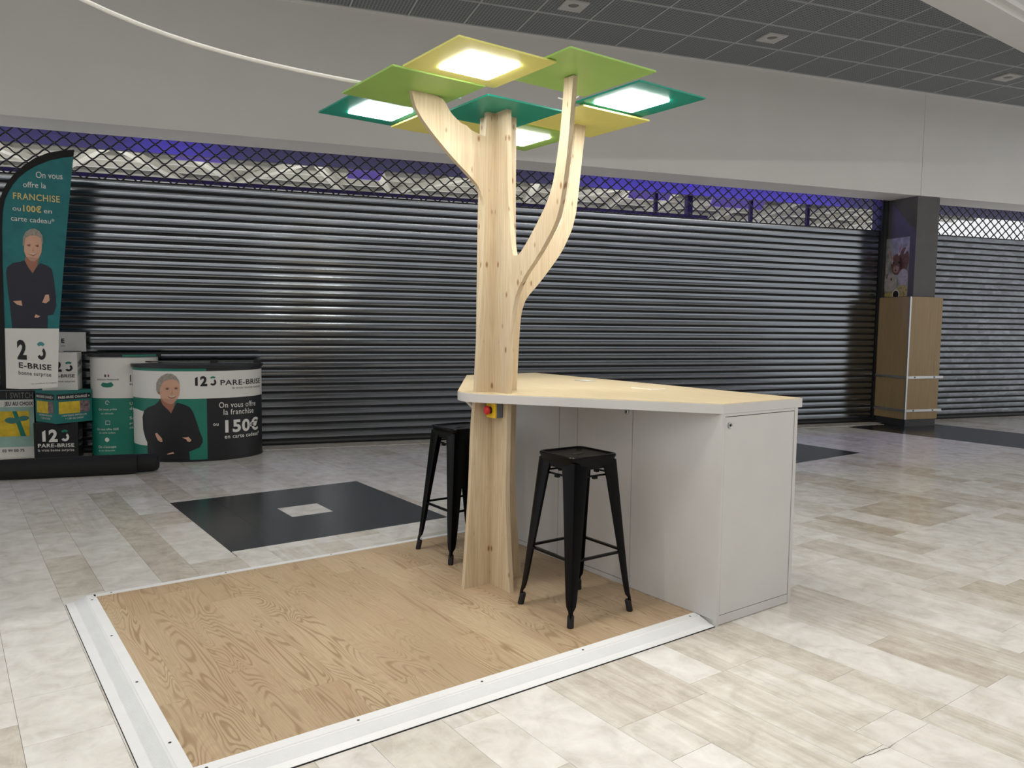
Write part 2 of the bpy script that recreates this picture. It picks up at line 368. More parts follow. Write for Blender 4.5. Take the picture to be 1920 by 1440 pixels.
for k in range(-16, 32):
    for h in (0, 1):
        x0 = xb(k, h); x1 = xb(k, 1) if h == 0 else xb(k + 1, 0)
        known = sorted([q for q in KNOWN if abs(q[0] - x0) < .05], key=lambda q: q[1])
        iv = []; y = -3.0 + rt.random() * .5
        def fill(a, b):
            while a < b - 1e-4:
                n = min(b, a + rt.choice((.42, .6, .62, .85, 1.05)))
                if b - n < .16: n = b
                for c in (3.485,):                  # long joint across the hall
                    if a < c - .02 < c + .02 < n: n = c
                br = rt.random(); tone = .03 + .12 * rt.random() if br < .72 else .3 + .45 * rt.random()
                iv.append((a, n, tone, rt.random() if br > .55 else .15 * rt.random())); a = n
        for q in known:
            if q[1] > y: fill(y, q[1])
            iv.append((max(y, q[1]), q[2], q[3], q[4])); y = max(y, q[2])
        fill(y, 10.4)
        for (a, b, br, stv) in iv:
            if b - a < .02: continue
            tone = (br * .85, rt.random(), stv)
            for r in cut_rects((x0, x1, a, b)): tiles.append((r, tone, 0))
for (bx0, bx1, by0, by1) in BLK:
    nx, ny = round((bx1 - bx0) / .33), round((by1 - by0) / .33)
    for i in range(nx):
        for j in range(ny):
            r = (bx0 + (bx1 - bx0) * i / nx, bx0 + (bx1 - bx0) * (i + 1) / nx, by0 + (by1 - by0) * j / ny, by0 + (by1 - by0) * (j + 1) / ny)
            mid = nx == 5 and ny == 5 and i == 2 and j == 2
            tiles.append((r, (0.05, rt.random(), 0.0), 0 if mid else 1))
mi = cam.matrix_world.inverted()
def fpx(x, y):
    p = mi @ Vector((x, y, 0))
    if p.z > -0.3: return None
    return 960 + 1466.94 * p.x / -p.z, 720 - 1466.94 * p.y / -p.z
def tile_px(r):
    """how large a tile shows from the stand's front"""
    c = fpx((r[0] + r[1]) / 2, (r[2] + r[3]) / 2)
    if c is None or not (-60 < c[0] < 1980 and 560 < c[1] < 1500): return 0
    q = [fpx(r[i], r[j]) for i, j in ((0, 2), (1, 2), (1, 3), (0, 3))]
    if None in q: return 0
    return abs(sum(q[i][0] * q[(i + 1) % 4][1] - q[(i + 1) % 4][0] * q[i][1] for i in range(4))) / 2
def hidden(r):             # under the platform or the counter
    cx, cy = (r[0] + r[1]) / 2, (r[2] + r[3]) / 2
    return (.55 < r[0] and r[1] < 3.7 and 2.5 < r[2] and r[3] < 4.6)
ranked = sorted(tiles, key=lambda q: 0 if hidden(q[0]) else -tile_px(q[0]))
for (r, tone, blk) in ranked[:298]:
    me = tile_mesh(*r, tone, BLACKSTONE if blk else STONE); link('tile', me, None, floor)
for blk, mat in ((0, STONE), (1, BLACKSTONE)):
    mb = MB(); tn = []
    for (r, tone, b) in ranked[298:]:
        if b == blk: mb.box(r[0] + .0012, r[1] - .0012, r[2] + .0012, r[3] - .0012, -.008, 0); tn += [tone] * 6
    if mb.v: tag(link('distant_tiles', tone_mesh(mb, tn, mat, 'distant_tiles'), None, floor), kind='stuff')
# row of small tiles along the shutter
tt = MB().box(-.063, .063, -.15, .15, 0, .003); tme = tone_mesh(tt, [(.35, .3, .2)] * 6, STONE, 'threshold_tile')
for i in range(92): link('threshold_tile', tme, None, floor, W(-2.9 + i * .1366, 9.55, 0), TH)
# crack in a front tile
flat([[(2.51, 1.389), (2.57, 1.385), (2.61, 1.376), (2.66, 1.373), (2.70, 1.364), (2.76, 1.369), (2.70, 1.366), (2.66, 1.376), (2.61, 1.379), (2.57, 1.388)]], lambda x, y: Vector((x, y, .0006)), 'crack', plain('crack dirt', rgb(74, 66, 58), .8), floor)

# ------------------------------------------------------------------ shop front: fascia, soffit, ceiling, bulkhead
ZS = 3.49
def wbox(name, u0, u1, v0, v1, z0, z1, mat, parent=None, bevel=0.0):
    return build(name, MB().box(u0, u1, v0, v1, z0, z1), mat, parent, (0, 0, 0) if parent else (0, 0, 0), None if parent else TH, bevel=bevel)
wall = root('wall_back', None, None, (0, 0, 0), TH, kind='structure')
wbox('fascia_panel', -7, 9.822, 9.15, 9.30, ZS, 5.0, FASCIA, wall)
wbox('fascia_panel', 9.830, 18, 9.15, 9.30, ZS, 5.0, FASCIA, wall)
wbox('fascia_panel_core', -7, 18, 9.16, 9.29, ZS + .01, 4.99, FASCIA, wall)
wbox('soffit', -7, 18, 9.30, 9.70, ZS, ZS + .10, FASCIA, wall)
wbox('cornice', -7, 18, 9.142, 9.15, 4.975, 5.0, FASCIA, wall)
wbox('upper_wall', -7, 18, 9.32, 9.45, ZS + .1, 5.2, FASCIA, wall)

opp = root('wall_front_unseen', None, None, (0, 0, 0), TH, kind='structure')  # unseen opposite side, added dark to block light from the slat reflections
DARKFRONT = plain('unseen dark front', rgb(58, 58, 60), 0.6)
wbox('unseen_dark_front', -22, 22, -9.2, -9.0, 0, 3.6, DARKFRONT, opp)
for i in range(12): wbox('unseen_dark_pier', -21 + i * 3.6, -20.6 + i * 3.6, -9.0, -8.85, 0, 3.6, PILLAR, opp)
ceil = root('ceiling', None, None, (0, 0, 0), TH, kind='structure')
wbox('ceiling_slab', -7, 18, 4.6, 9.15, 5.10, 5.15, PLINTH, ceil)
PU, PV = .661, .652
tm = MB().box(0.014, PU - .014, 0.018, PV - .018, 0, .02).mesh('ceiling_tile')
bar_u = MB().box(-.010, .010, 0, PV, -.004, .03).mesh('runner'); bar_v = MB().box(0, PU, -.014, -.004, -.004, .03).mesh('runner_cross'); bar_w = MB().box(0, PU, .004, .014, -.004, .03).mesh('runner_cross')
BARM = plain('ceiling runner', rgb(186, 190, 190), 0.5)
for me_, mt in ((tm, CEILT), (bar_u, BARM), (bar_v, BARM), (bar_w, BARM)): me_.materials.append(mt)
for i in range(-6, 17):
    for j in range(-7, 4):
        u, v = 1.333 + PU * i, 7.171 + PV * j
        if min((W(u + a, v + b).y for a in (0, PU) for b in (0, PV))) < 3.62: continue
        if v + PV > 9.2: continue
        link('ceiling_tile', tm, None, ceil, (u, v, 5.0)); link('runner', bar_u, None, ceil, (u, v, 5.0)); link('runner', bar_v, None, ceil, (u, v, 5.0)); link('runner', bar_w, None, ceil, (u, v, 5.0))
wbox('ceiling_edge', -7, 18, 9.127, 9.15, 4.998, 5.03, BARM, ceil)

bulk = root('trim_1', None, None, (0, 0, 0), 0, kind='structure')
build('bulkhead', MB().box(-10, 20, 3.56, 3.93, 4.60, 5.06), FASCIA, bulk)
build('bulkhead_lip', MB().box(-10, 20, 3.475, 3.56, 4.63, 4.68), FASCIA, bulk)
build('light_well_wall', MB().box(-10, 20, 3.56, 3.66, 5.06, 6.4), COVE, bulk)
build('light_well_top', MB().box(-10, 20, -7, 3.66, 6.4, 6.5), COVE, bulk)

fix_lab = {0: 'square white ceiling downlight nearest the yellow canopy panel', 1: 'square white ceiling downlight above the middle of the fascia', 2: 'square white ceiling downlight at the far right'}
for q, (u, v) in enumerate(((3.63, 8.16), (6.26, 8.145), (10.23, 8.165))):
    f = root('ceiling_downlight', fix_lab[q], 'ceiling light', W(u, v, 4.994), TH, 'square ceiling downlights')
    fm = MB(); n = 20
    sq = []
    for i in range(n):
        a = 2 * math.pi * i / n + math.pi / 4; c, s = math.cos(a), math.sin(a); k = .135 / max(abs(c), abs(s)); sq.append((k * c, k * s))
    ci = [(.075 * math.cos(2 * math.pi * i / n + math.pi / 4), .075 * math.sin(2 * math.pi * i / n + math.pi / 4)) for i in range(n)]
    fm.loft([[(x, y, .004) for x, y in sq], [(x, y, -.012) for x, y in sq], [(x, y, -.012) for x, y in ci], [(x * .8, y * .8, .004) for x, y in ci]], caps=False)
    build('trim_plate', fm, WHITE, f)
    build('lens', MB().loft([[(x * .8, y * .8, .002) for x, y in ci], [(x * .55, y * .55, -.006) for x, y in ci]]), PGREY, f)

# ------------------------------------------------------------------ roller shutters
def slat_mesh(L, name):
    p = [(0.016, .0245), (0.003, .0245), (-.0004, .029), (-.0020, .042), (-.0026, .058), (-.0020, .074), (-.0006, .089), (.003, .0940), (.016, .0940)]
    mb = MB(); mb.prism(p, lambda q: (0, q[0], q[1]), lambda q: (L, q[0], q[1])); return mb.mesh(name)
def wavy(L, amp, per, ph, name):
    n = int(L / per * 16); pts = []
    for i in range(n + 1):
        u = L * i / n; c = math.cos(2 * math.pi * u / per + ph); pts.append((u, 0, amp * c))
    return MB().tube(pts, .0085, 6).mesh(name)
def shutter(u0, u1, label, mat):
    rt_ = root('roller_shutter', label, 'roller shutter', W(u0, 9.73, 0), TH)
    L = u1 - u0; me = slat_mesh(L, 'slat')
    for k in range(31): link('slat', me, mat, rt_, (0, 0, .055 + k * .0954))
    build('gap_shade_sheet', MB().box(0, L, .020, .028, .03, 3.01), DARKGAP, rt_)  # dark sheet added so the gaps between slats read as shade
    build('bottom_bar', MB().prism([(.0, 0), (.03, 0), (.03, .052), (.0, .052), (-.006, .026)], lambda q: (0, q[0], q[1]), lambda q: (L, q[0], q[1])), GRILLE, rt_)
    ma, mb_ = wavy(L, .0295, .180, 0, 'grille_rod'), wavy(L, .0295, .180, math.pi, 'grille_rod')
    z = 3.045; k = 0; lk = MB()
    while z < ZS + .06:
        link('grille_rod', ma if k % 2 == 0 else mb_, GRILLE, rt_, (0, .012, z), smooth=True)
        ph = .116 if k % 2 else 0.0
        for i in range(int(L / .180) + 1):
            uu_ = i * .180 + (0 if k % 2 == 0 else .090)
            if uu_ < L: lk.box(uu_ - .008, uu_ + .008, -.001, .026, z + .027, z + .045)
        z += .072; k += 1
    tag(build('rod_links', lk, plain('link steel', rgb(84, 84, 86), 0.4, 0.7), rt_), kind='stuff')
    build('top_rail', MB().box(0, L, 0, .03, 3.010, 3.024), GRILLE, rt_)
    for x in (-.05, L): build('side_guide', MB().box(x, x + .05, -.03, .06, 0, ZS), DARKGAP, rt_)
    return rt_
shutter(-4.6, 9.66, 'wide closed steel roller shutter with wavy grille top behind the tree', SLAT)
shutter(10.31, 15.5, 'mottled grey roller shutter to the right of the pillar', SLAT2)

# shop interior seen through the grille
CREAM = plain('shop ceiling', rgb(196, 194, 184), 0.7); CREAM2 = plain('shop ceiling board', rgb(214, 212, 204), 0.7); DUCT = plain('duct grey', rgb(128, 128, 124), 0.5)
VIO = plain('violet paint', rgb(58, 40, 120), 0.5); VIO2 = plain('violet sign', rgb(150, 128, 244), 0.5); GREYWALL = plain('grey lintel', rgb(56, 51, 76), 0.6)
shop = root('trim_2', None, None, (0, 0, 0), TH, kind='structure')
wbox('shop_ceiling', -8, 18, 10.9, 20, 4.42, 4.5, CREAM, shop)
wbox('shop_wall', -8, 18, 20, 20.1, 0, 4.5, CREAM, shop)
lint = [(10.15 + .30 * math.sin(R(a)), 3.80 - .385 * math.cos(R(a))) for a in range(-6, 91, 12)]
lm = MB(); lm.loft([[(u, v, z) for v, z in lint] for u in (-6, 17)], closed=False)
build('lintel_cove', lm, GREYWALL, shop, smooth=True)
ri = random.Random(5)
for i in range(13):
    v = 11.3 + i * .62; wbox('ceiling_board', -8, 18, v, v + .10, 4.26 + .03 * (i % 2), 4.42, CREAM2 if i % 3 else DUCT, shop)
bl = MB().box(0, .14, 0, 7.2, 0, .10).mesh('rafter')
for i in range(22):
    o = link('rafter', bl, CREAM2 if i % 2 else CREAM, shop, (-6.6 + i * 1.02, 11.0, 4.16)); o.rotation_euler = (0, 0, R(-16 if i % 3 else 24))
for n_, (u0, u1, v, z) in enumerate(((-2.6, 3.4, 10.35, 3.135), (3.5, 6.9, 10.35, 3.125))):
    r_ = build('cable_rail', MB().box(0, u1 - u0, 0, .04, 0, .045), VIO, None, W(u0, v, z), TH)
    tag(r_, ('violet rail behind the grille left of the tree', 'violet rail behind the grille right of the tree')[n_], 'rail', 'violet rails behind the grille')
for n_, (u, lab) in enumerate(((6.05, 'violet hanger rod behind the grille right of the tree, leftmost'), (6.62, 'thick violet hanger rod behind the grille, second from left'), (7.75, 'violet hanger rod behind the grille, third from left'), (8.85, 'violet hanger rod behind the grille nearest the pillar'))):
    w = .045 if n_ == 1 else .025
    tag(build('hanger_rod', MB().box(-w, w, -w, w, 3.05, 4.3), VIO, None, W(u, 10.45, 0), TH), lab, 'rod', 'violet hanger rods')
for n_, (u0, u1, v, z0, z1, lab) in enumerate(((-.62, .12, 11.2, 3.56, 3.80, 'pale violet sign board behind the grille beside the feather flag'), (1.62, 2.2, 11.4, 3.52, 3.74, 'pale violet sign board behind the grille left of the tree'), (6.1, 6.95, 11.4, 3.54, 3.74, 'bright violet sign board behind the grille right of the tree'), (7.65, 8.8, 11.4, 3.50, 3.74, 'bright violet sign board behind the grille near the pillar'))):
    tag(build('sign_board', MB().prism([(0, 0), (u1 - u0 - .12, 0), (u1 - u0, z1 - z0), (.06, z1 - z0)], lambda q: (q[0], 0, q[1]), lambda q: (q[0], .03, q[1])), VIO2, None, W(u0, v, z0), TH), lab, 'sign', 'violet boards in the shop')
area('shop_tube_light', W(0.0, 13.5, 3.2), 18, 3.2, 165, (1, .98, .9), (math.pi, 0, TH))
area('shop_tube_right', W(8.0, 12.6, 3.1), 5, 2.0, 30, (1, .98, .9), (math.pi, 0, TH))
for u, wd, e in ((7.2, 4.6, 62), (-.6, .9, 12), (-2.6, 2.2, 6), (2.5, 5.5, 6), (12.5, 4, 3)):
    area('blue_neon', W(u, 9.98, 3.78), wd, .06, e, (.11, .05, 1.0), (R(18), 0, TH))

# ------------------------------------------------------------------ pillar
pil = root('pillar', None, None, (0, 0, 0), TH, kind='structure')
wbox('jamb', 9.705, 10.26, 9.725, 9.95, 0, ZS + .3, PLINTH, pil)
wbox('shaft', 9.80, 10.24, 9.17, 9.72, 0.0, ZS, PILLAR, pil, bevel=.006)
wbox('plinth', 9.71, 10.32, 9.12, 9.72, 0, .11, PLINTH, pil)
for z0, z1 in ((.11, .225), (.262, .735), (.772, 1.975)):
    wbox('cladding_panel', 9.705, 10.33, 9.10, 9.13, z0, z1, CLAD, pil); wbox('cladding_panel', 9.68, 9.71, 9.12, 9.72, z0, z1, CLAD, pil); wbox('cladding_panel', 10.32, 10.35, 9.12, 9.72, z0, z1, CLAD, pil)
wbox('cladding_core', 9.72, 10.31, 9.14, 9.72, .1, 1.965, CLAD, pil)
wbox('corner_bead', 9.677, 9.705, 9.097, 9.12, .11, 1.977, STEEL, pil)
for z in (.225, .735):
    wbox('bumper_rail', 9.70, 10.40, 9.085, 9.13, z, z + .037, STEEL, pil); wbox('bumper_rail', 9.665, 9.71, 9.085, 9.72, z, z + .037, STEEL, pil)
    for u in (9.83, 10.22): wbox('rail_bolt', u - .012, u + .012, 9.081, 9.086, z + .008, z + .03, SCREW, pil)
# picture of rabbits on the pillar's side (y = depth, z)
pc = root('rabbit_poster', 'photo poster of rabbits on the grey pillar above its wood cladding', 'poster', W(9.797, 9.50, 2.44), TH)
build('sheet', MB().box(-.003, 0, -.225, .225, -.455, .455), plain('poster grey', rgb(150, 150, 150), .4, var=.35, scale=9), pc)
def pf(d): return lambda x, y: Vector((-.004 - d, .225 - min(1, max(0, x)) * .45, -.455 + min(1, max(0, y)) * .91))
def el(cx, cy, rx, ry, a=0.0, n=18): return [(cx + rx * math.cos(t) * math.cos(a) - ry * math.sin(t) * math.sin(a), cy + (rx * math.cos(t) * math.sin(a) + ry * math.sin(t) * math.cos(a)) * .5) for t in (2 * math.pi * i / n for i in range(n))]
RB1, RB2, RB3 = plain('rabbit brown', rgb(110, 80, 66), .5, var=.3, scale=25), plain('rabbit pale', rgb(176, 168, 164), .5, var=.2, scale=25), plain('rabbit pink', rgb(160, 128, 118), .5, var=.2, scale=25)
STRAW = plain('straw', rgb(176, 160, 104), .5, var=.4, scale=30)
flat([el(.8, .62, .2, .42), el(.5, .55, .25, .36)], pf(.001), 'printed_fur', RB1, pc)
flat([el(.22, .70, .07, .30, .35), el(.62, .82, .07, .26, -.25), el(.9, .80, .05, .2, -.6)], pf(.002), 'printed_ear', RB2, pc)
flat([el(.47, .47, .13, .13), el(.62, .82, .035, .18, -.25), el(.22, .72, .035, .2, .35)], pf(.003), 'printed_face', RB3, pc)
flat([el(.2, .25, .34, .32), el(.08, .43, .06, .26, .15)], pf(.004), 'printed_white_rabbit', RB2, pc)
flat([el(.8, .32, .22, .3)], pf(.004), 'printed_fur_pale', RB2, pc); flat([el(.8, .09, .3, .22), el(.3, .04, .3, .1)], pf(.0042), 'printed_straw', STRAW, pc)
flat([el(.3, .30, .03, .05), el(.36, .58, .025, .04), el(.60, .58, .025, .04), el(.47, .45, .03, .03)], pf(.006), 'printed_eye', INK, pc)
flat([el(.52, .04, .16, .17)], pf(.0055), 'printed_badge_ring', PWHITE, pc); flat([el(.52, .04, .125, .13)], pf(.0065), 'printed_badge', INK, pc)

# ------------------------------------------------------------------ display platform
PX0, PX1, PY0, PY1, PZ = .617, 3.082, 2.589, 4.554, .030
plat = root('display_platform', 'low oak floored platform with white ramped edges under the tree', 'platform', (0, 0, 0))
build('base_board', MB().box(PX0, PX1, PY0, PY1, .001, .018), PLINTH, plat)
JO = {0: [3.10, 4.3], 1: [2.95, 4.15], 2: [3.228, 4.4], 3: [2.92, 4.13], 4: [3.655], 5: [2.785, 3.98], 6: [3.36], 7: [3.02, 4.2], 8: [3.55], 9: [2.9, 4.05], 10: [3.4], 11: [3.1, 4.3], 12: [3.7], 13: [3.0, 4.2]}
bx = [PX0] + [.733 + .183 * i for i in range(13)]; bx = [b for b in bx if b < PX1 - .03] + [PX1]
rp = random.Random(3)
for i in range(len(bx) - 1):
    ys = [PY0] + JO.get(i, []) + [PY1]
    for j in range(len(ys) - 1):
        me = tone_mesh(MB().box(bx[i] + .0003, bx[i + 1] - .0003, ys[j] + .0003, ys[j + 1] - .0003, .018, PZ), [(rp.random(), rp.random(), rp.random())] * 6, OAK, 'plank')
        link('plank', me, None, plat)
def ramp_profile():
    p = [(0, 0), (0, .005), (.032, .0105)]
    n = 13; a, b = .036, .088
    for k in range(n):
        x = a + (b - a) * k / n; w = (b - a) / n; z = .0105 + (.0285 - .0105) * (x - .032) / (.092 - .032)
        p += [(x, z - .0012), (x + w * .25, z + .0012), (x + w * .7, z + .0016), (x + w * .9, z - .0010)]
    p += [(.092, .0285), (.094, .032), (.128, .0335), (.136, .0335), (.136, .0302), (.110, .0302), (.110, 0)]
    return p
prof = ramp_profile()
# left ramp runs along y, front ramp along x, mitred at the corner
XL, YF = .489, 2.459
mb = MB(); mb.prism(prof, lambda q: (XL + q[0], YF + q[0], q[1]), lambda q: (XL + q[0], PY1 + .035, q[1])); e1 = build('edge_ramp', mb, ALU, plat)
mb = MB(); mb.prism(prof, lambda q: (XL + q[0], YF + q[0], q[1]), lambda q: (3.075, YF + q[0], q[1])); e2 = build('edge_ramp', mb, ALU, plat)
build('shadow_gap_strip', MB().box(XL - .002, XL, YF - .002, PY1 + .035, 0, .003), RUBBER, plat); build('shadow_gap_strip', MB().box(XL, 3.075, YF - .003, YF, 0, .004), RUBBER, plat)  # black strips stand in for the shadow gap along the ramps' outer edge
e3 = build('edge_strip', MB().prism([(PY1 - .006, .0302), (PY1 - .006, .0335), (PY1 + .030, .0335), (PY1 + .036, .030), (PY1 + .036, 0), (PY1 + .031, 0), (PY1 + .031, .0302)], lambda q: (PX0, q[0], q[1]), lambda q: (PX1, q[0], q[1])), ALU, plat)
sc = MB().loft([[(r * math.cos(2 * math.pi * i / 8), r * math.sin(2 * math.pi * i / 8), z) for i in range(8)] for r, z in ((.0055, 0), (.0055, .001), (.003, .0016))]).mesh('screw'); sc.materials.append(SCREW)
for y in (4.50, 3.93, 3.36, 2.80, 2.60): link('screw', sc, None, e1, (XL + .110, y, .0332))
for x in (.66, 1.20, 1.75, 2.30, 3.02): link('screw', sc, None, e2, (x, YF + .110, .0332))
for x in (.70, 1.30, 1.95, 2.6): link('screw', sc, None, e3, (x, PY1 + .012, .0335))

# ------------------------------------------------------------------ counter
ctr = root('counter', 'white counter with pointed pale wood worktop around the tree trunk', 'counter', (0, 0, 0))
CX0, CX1, CY0, CY1 = 3.082, 3.70, 2.457, 4.55
build('body', MB().box(CX0 + .006, CX1 - .004, CY0 + .006, CY1, 0, 1.07), WHITE, ctr)
build('end_door', MB().box(CX0 + .020, CX1 - .030, CY0 - .002, CY0 + .008, .055, 1.052), WHITE, ctr, bevel=.0015)
build('side_panel', MB().box(CX1 - .026, CX1, CY0 - .004, CY1, 0, 1.07), WHITE, ctr, bevel=.0015)
build('corner_post', MB().box(CX0 - .004, CX0 + .017, CY0 - .004, CY0 + .015, 0, 1.07), WHITE, ctr)
build('top_rail', MB().box(CX0 + .017, CX1 - .027, CY0 - .002, CY0 + .01, 1.056, 1.07), WHITE, ctr)
build('kick_board', MB().box(CX0 + .017, CX1 - .027, CY0 - .001, CY0 + .008, 0.006, .052), WHITE, ctr)
build('door_gap', MB().box(CX0 + .012, CX1 - .02, CY0 + .004, CY0 + .0065, .01, 1.068), DARKGAP, ctr)
for y0, y1, z0, nm in ((CY0 + .012, 3.066, .0, 'fixed_panel'), (3.070, 3.528, .062, 'door'), (3.532, 3.698, .0, 'fixed_panel'), (3.702, CY1, .062, 'door')):
    build(nm, MB().box(CX0 - .002, CX0 + .007, y0, y1, max(z0, .031), 1.068), WHITE, ctr, bevel=.0012)
build('kick_board', MB().box(CX0 - .001, CX0 + .006, 3.068, 3.53, .031, .058), WHITE, ctr); build('kick_board', MB().box(CX0 - .001, CX0 + .006, 3.70, CY1, .031, .058), WHITE, ctr)
def lock(loc, ax):
    mb = MB(); pr = ((.016, 0), (.016, .006), (.011, .008), (.011, .005))
    def pt(r, h, a): return (loc[0] + r * math.cos(a), loc[1] - h, loc[2] + r * math.sin(a)) if ax == 'y' else (loc[0] - h, loc[1] + r * math.cos(a), loc[2] + r * math.sin(a))
    mb.loft([[pt(r, h, 2 * math.pi * i / 16) for i in range(16)] for r, h in pr]); o = build('lock', mb, STEEL, ctr)
    k = MB(); d = .0085
    k.box(loc[0] - .002, loc[0] + .002, loc[1] - d, loc[1] - d + .004, loc[2] - .006, loc[2] + .006) if ax == 'y' else k.box(loc[0] - d, loc[0] - d + .004, loc[1] - .002, loc[1] + .002, loc[2] - .006, loc[2] + .006)
    build('keyhole', k, INK, o)
lock((3.135, CY0 - .002, 1.012), 'y'); lock((CX0 - .002, 3.114, 1.018), 'x')
top = [(3.735, 2.452), (3.082, 2.452)]
for q in range(0, 11):      # rounded point round the tree
    a = R(215 - 7.6 * q * 1.0); top.append((2.445 + .135 * math.cos(a), 3.60 + .17 * math.sin(a)))
top += [(3.10, 4.79), (3.735, 4.79)]
build('worktop', MB().prism(top, lambda q: (q[0], q[1], 1.070), lambda q: (q[0], q[1], 1.117)), WHITE, ctr, bevel=.0015)
cx_, cy_ = 3.2, 3.6
build('worktop_laminate', MB().prism([(cx_ + (x - cx_) * .998, cy_ + (y - cy_) * .998) for x, y in top], lambda q: (q[0], q[1], 1.116), lambda q: (q[0], q[1], 1.120)), MAPLE, ctr)
for (x, y, w, h, mt) in ((3.50, 3.94, .045, .06, STEEL), (3.435, 3.30, .06, .085, PWHITE)):
    s_ = build('socket_cover', MB().box(x - w, x + w, y - h, y + h, 1.119, 1.1225), mt, ctr, bevel=.001); build('socket_flap', MB().box(x - w * .8, x + w * .8, y - h * .8, y + h * .8, 1.1222, 1.1235), MAPLE if mt is PWHITE else PWHITE, s_)
build('bracket', MB().prism([(0, 1.07), (.055, 1.07), (.055, 1.02)], lambda q: (2.335 + q[0], 3.60, q[1]), lambda q: (2.335 + q[0], 3.63, q[1])), WHITE, ctr)

# ------------------------------------------------------------------ the tree
X0, Y0, T2 = 2.484, 3.569, .014
tree = root('tree_sculpture', 'tree shaped pine plywood stand with square coloured leaf panels and lamps', 'tree stand', (X0, Y0, PZ))
def smooth_poly(pts, k=1):
    for _ in range(k):
        o = []
        for i in range(len(pts)):
            a, b, c = pts[i - 1], pts[i], pts[(i + 1) % len(pts)]
            v1 = Vector((b[0] - a[0], b[1] - a[1])); v2 = Vector((c[0] - b[0], c[1] - b[1]))
            ang = abs(v1.angle(v2)) if v1.length and v2.length else 0
            if ang > R(55): o.append(b)
            else: o += [tuple(b[j] * .8 + a[j] * .2 for j in (0, 1)), tuple(b[j] * .8 + c[j] * .2 for j in (0, 1))]
        pts = o
    return pts
pa = [(2.297, .03), (2.318, .35), (2.336, .6), (2.345, .93), (2.364, 1.12), (2.378, 1.4), (2.402, 1.805), (2.413, 2.036), (2.405, 2.149), (2.369, 2.231), (2.318, 2.275), (2.21, 2.356), (2.093, 2.457), (2.024, 2.526), (1.981, 2.585), (1.960, 2.660),
      (2.139, 2.660), (2.192, 2.586), (2.235, 2.556), (2.262, 2.541), (2.285, 2.541), (2.322, 2.515), (2.410, 2.499), (2.421, 2.630), (2.615, 2.630), (2.617, 2.2), (2.622, 1.93), (2.645, 1.855), (2.70, 1.862), (2.80, 1.92), (2.88, 1.99), (2.952, 2.097), (2.986, 2.207), (3.026, 2.458), (3.047, 2.664),
      (3.122, 2.664), (3.098, 2.466), (3.064, 2.168), (3.034, 2.057), (2.954, 1.912), (2.798, 1.735), (2.696, 1.64), (2.660, 1.54), (2.640, 1.12), (2.636, .6), (2.66, .3), (2.69, .03)]
pb = [(3.366, .03), (3.398, .33), (3.412, .50), (3.416, .56), (3.410, 1.1), (3.388, 1.5), (3.349, 1.645), (3.281, 1.74), (3.162, 1.843), (3.046, 1.967), (2.996, 2.05), (2.942, 2.313), (2.908, 2.675),
      (2.975, 2.675), (2.997, 2.423), (3.044, 2.2), (3.091, 2.102), (3.218, 1.955), (3.325, 1.853), (3.372, 1.86), (3.392, 1.93), (3.432, 2.25), (3.443, 2.630), (3.70, 2.630), (3.715, 2.1), (3.72, 1.5), (3.728, .6), (3.76, .03)]
pa, pb = smooth_poly(pa, 2), smooth_poly(pb, 2)
build('trunk_board', MB().prism(pa, lambda q: (q[0] - X0, -T2, q[1] - PZ), lambda q: (q[0] - X0, T2, q[1] - PZ)), PINE, tree)
pbl = [q for q in pb]
# the crossing board is halved: a front half and a rear half either side of the first board
def clipy(poly, y, keep_less):
    o = []
    for i in range(len(poly)):
        a, b = poly[i], poly[(i + 1) % len(poly)]; ia = (a[0] <= y) == keep_less; ib = (b[0] <= y) == keep_less
        if ia: o.append(a)
        if ia != ib: t = (y - a[0]) / (b[0] - a[0]); o.append((y, a[1] + t * (b[1] - a[1])))
    return o
for keep, yy in ((True, Y0 - T2), (False, Y0 + T2)):
    build('trunk_board', MB().prism(clipy(pbl, yy, keep), lambda q: (-T2, q[0] - Y0, q[1] - PZ), lambda q: (T2, q[0] - Y0, q[1] - PZ)), PINE, tree)
build('batten', MB().box(.016, .034, -.105, -.016, 0, 2.44), PINE, tree)
LAMP = emis('lamp diffuser', (1.0, .985, .95, 1), LED)
PAN = [('P2', 1.765, 2.283, 2.805, 3.29, 2.667, P_YEL, (1.897, 2.172, 2.925, 3.19)), ('P3', 2.232, 2.76, 2.65, 3.162, 2.680, P_GRN, None), ('P4', 2.805, 3.29, 2.80, 3.292, 2.683, P_TEA, (2.872, 3.16, 2.93, 3.215)),
       ('P1', 1.712, 2.222, 3.283, 3.838, 2.660, P_GRN, None), ('P6', 2.253, 2.745, 3.305, 3.80, 2.630, P_TEA, None), ('P5', 2.83, 3.335, 3.245, 3.755, 2.664, P_YEL, None),
       ('P8', 1.785, 2.245, 3.88, 4.325, 2.676, P_TEA, (1.91, 2.185, 3.94, 4.205)), ('P9', 2.235, 2.80, 3.80, 4.31, 2.662, P_YEL, None), ('P7', 2.76, 3.23, 3.74, 4.29, 2.655, P_GRN, (2.825, 3.115, 3.87, 4.165))]
for nm, x0, x1, y0, y1, z, mt, lp in PAN:
    p_ = build('leaf_panel', MB().box(x0 - X0, x1 - X0, y0 - Y0, y1 - Y0, z - PZ, z - PZ + .010), mt, tree, bevel=.002)
    if lp:
        a0, a1, b0, b1 = lp; d = .012
        poly = []
        for cx, cy, s0 in ((a1 - d, b1 - d, 0), (a0 + d, b1 - d, 90), (a0 + d, b0 + d, 180), (a1 - d, b0 + d, 270)):
            for k in range(4): poly.append((cx + d * math.cos(R(s0 + 30 * k)) - X0, cy + d * math.sin(R(s0 + 30 * k)) - Y0))
        build('lamp', MB().prism(poly, lambda q: (q[0], q[1], z - PZ - .006), lambda q: (q[0], q[1], z - PZ + .004)), LAMP, p_)
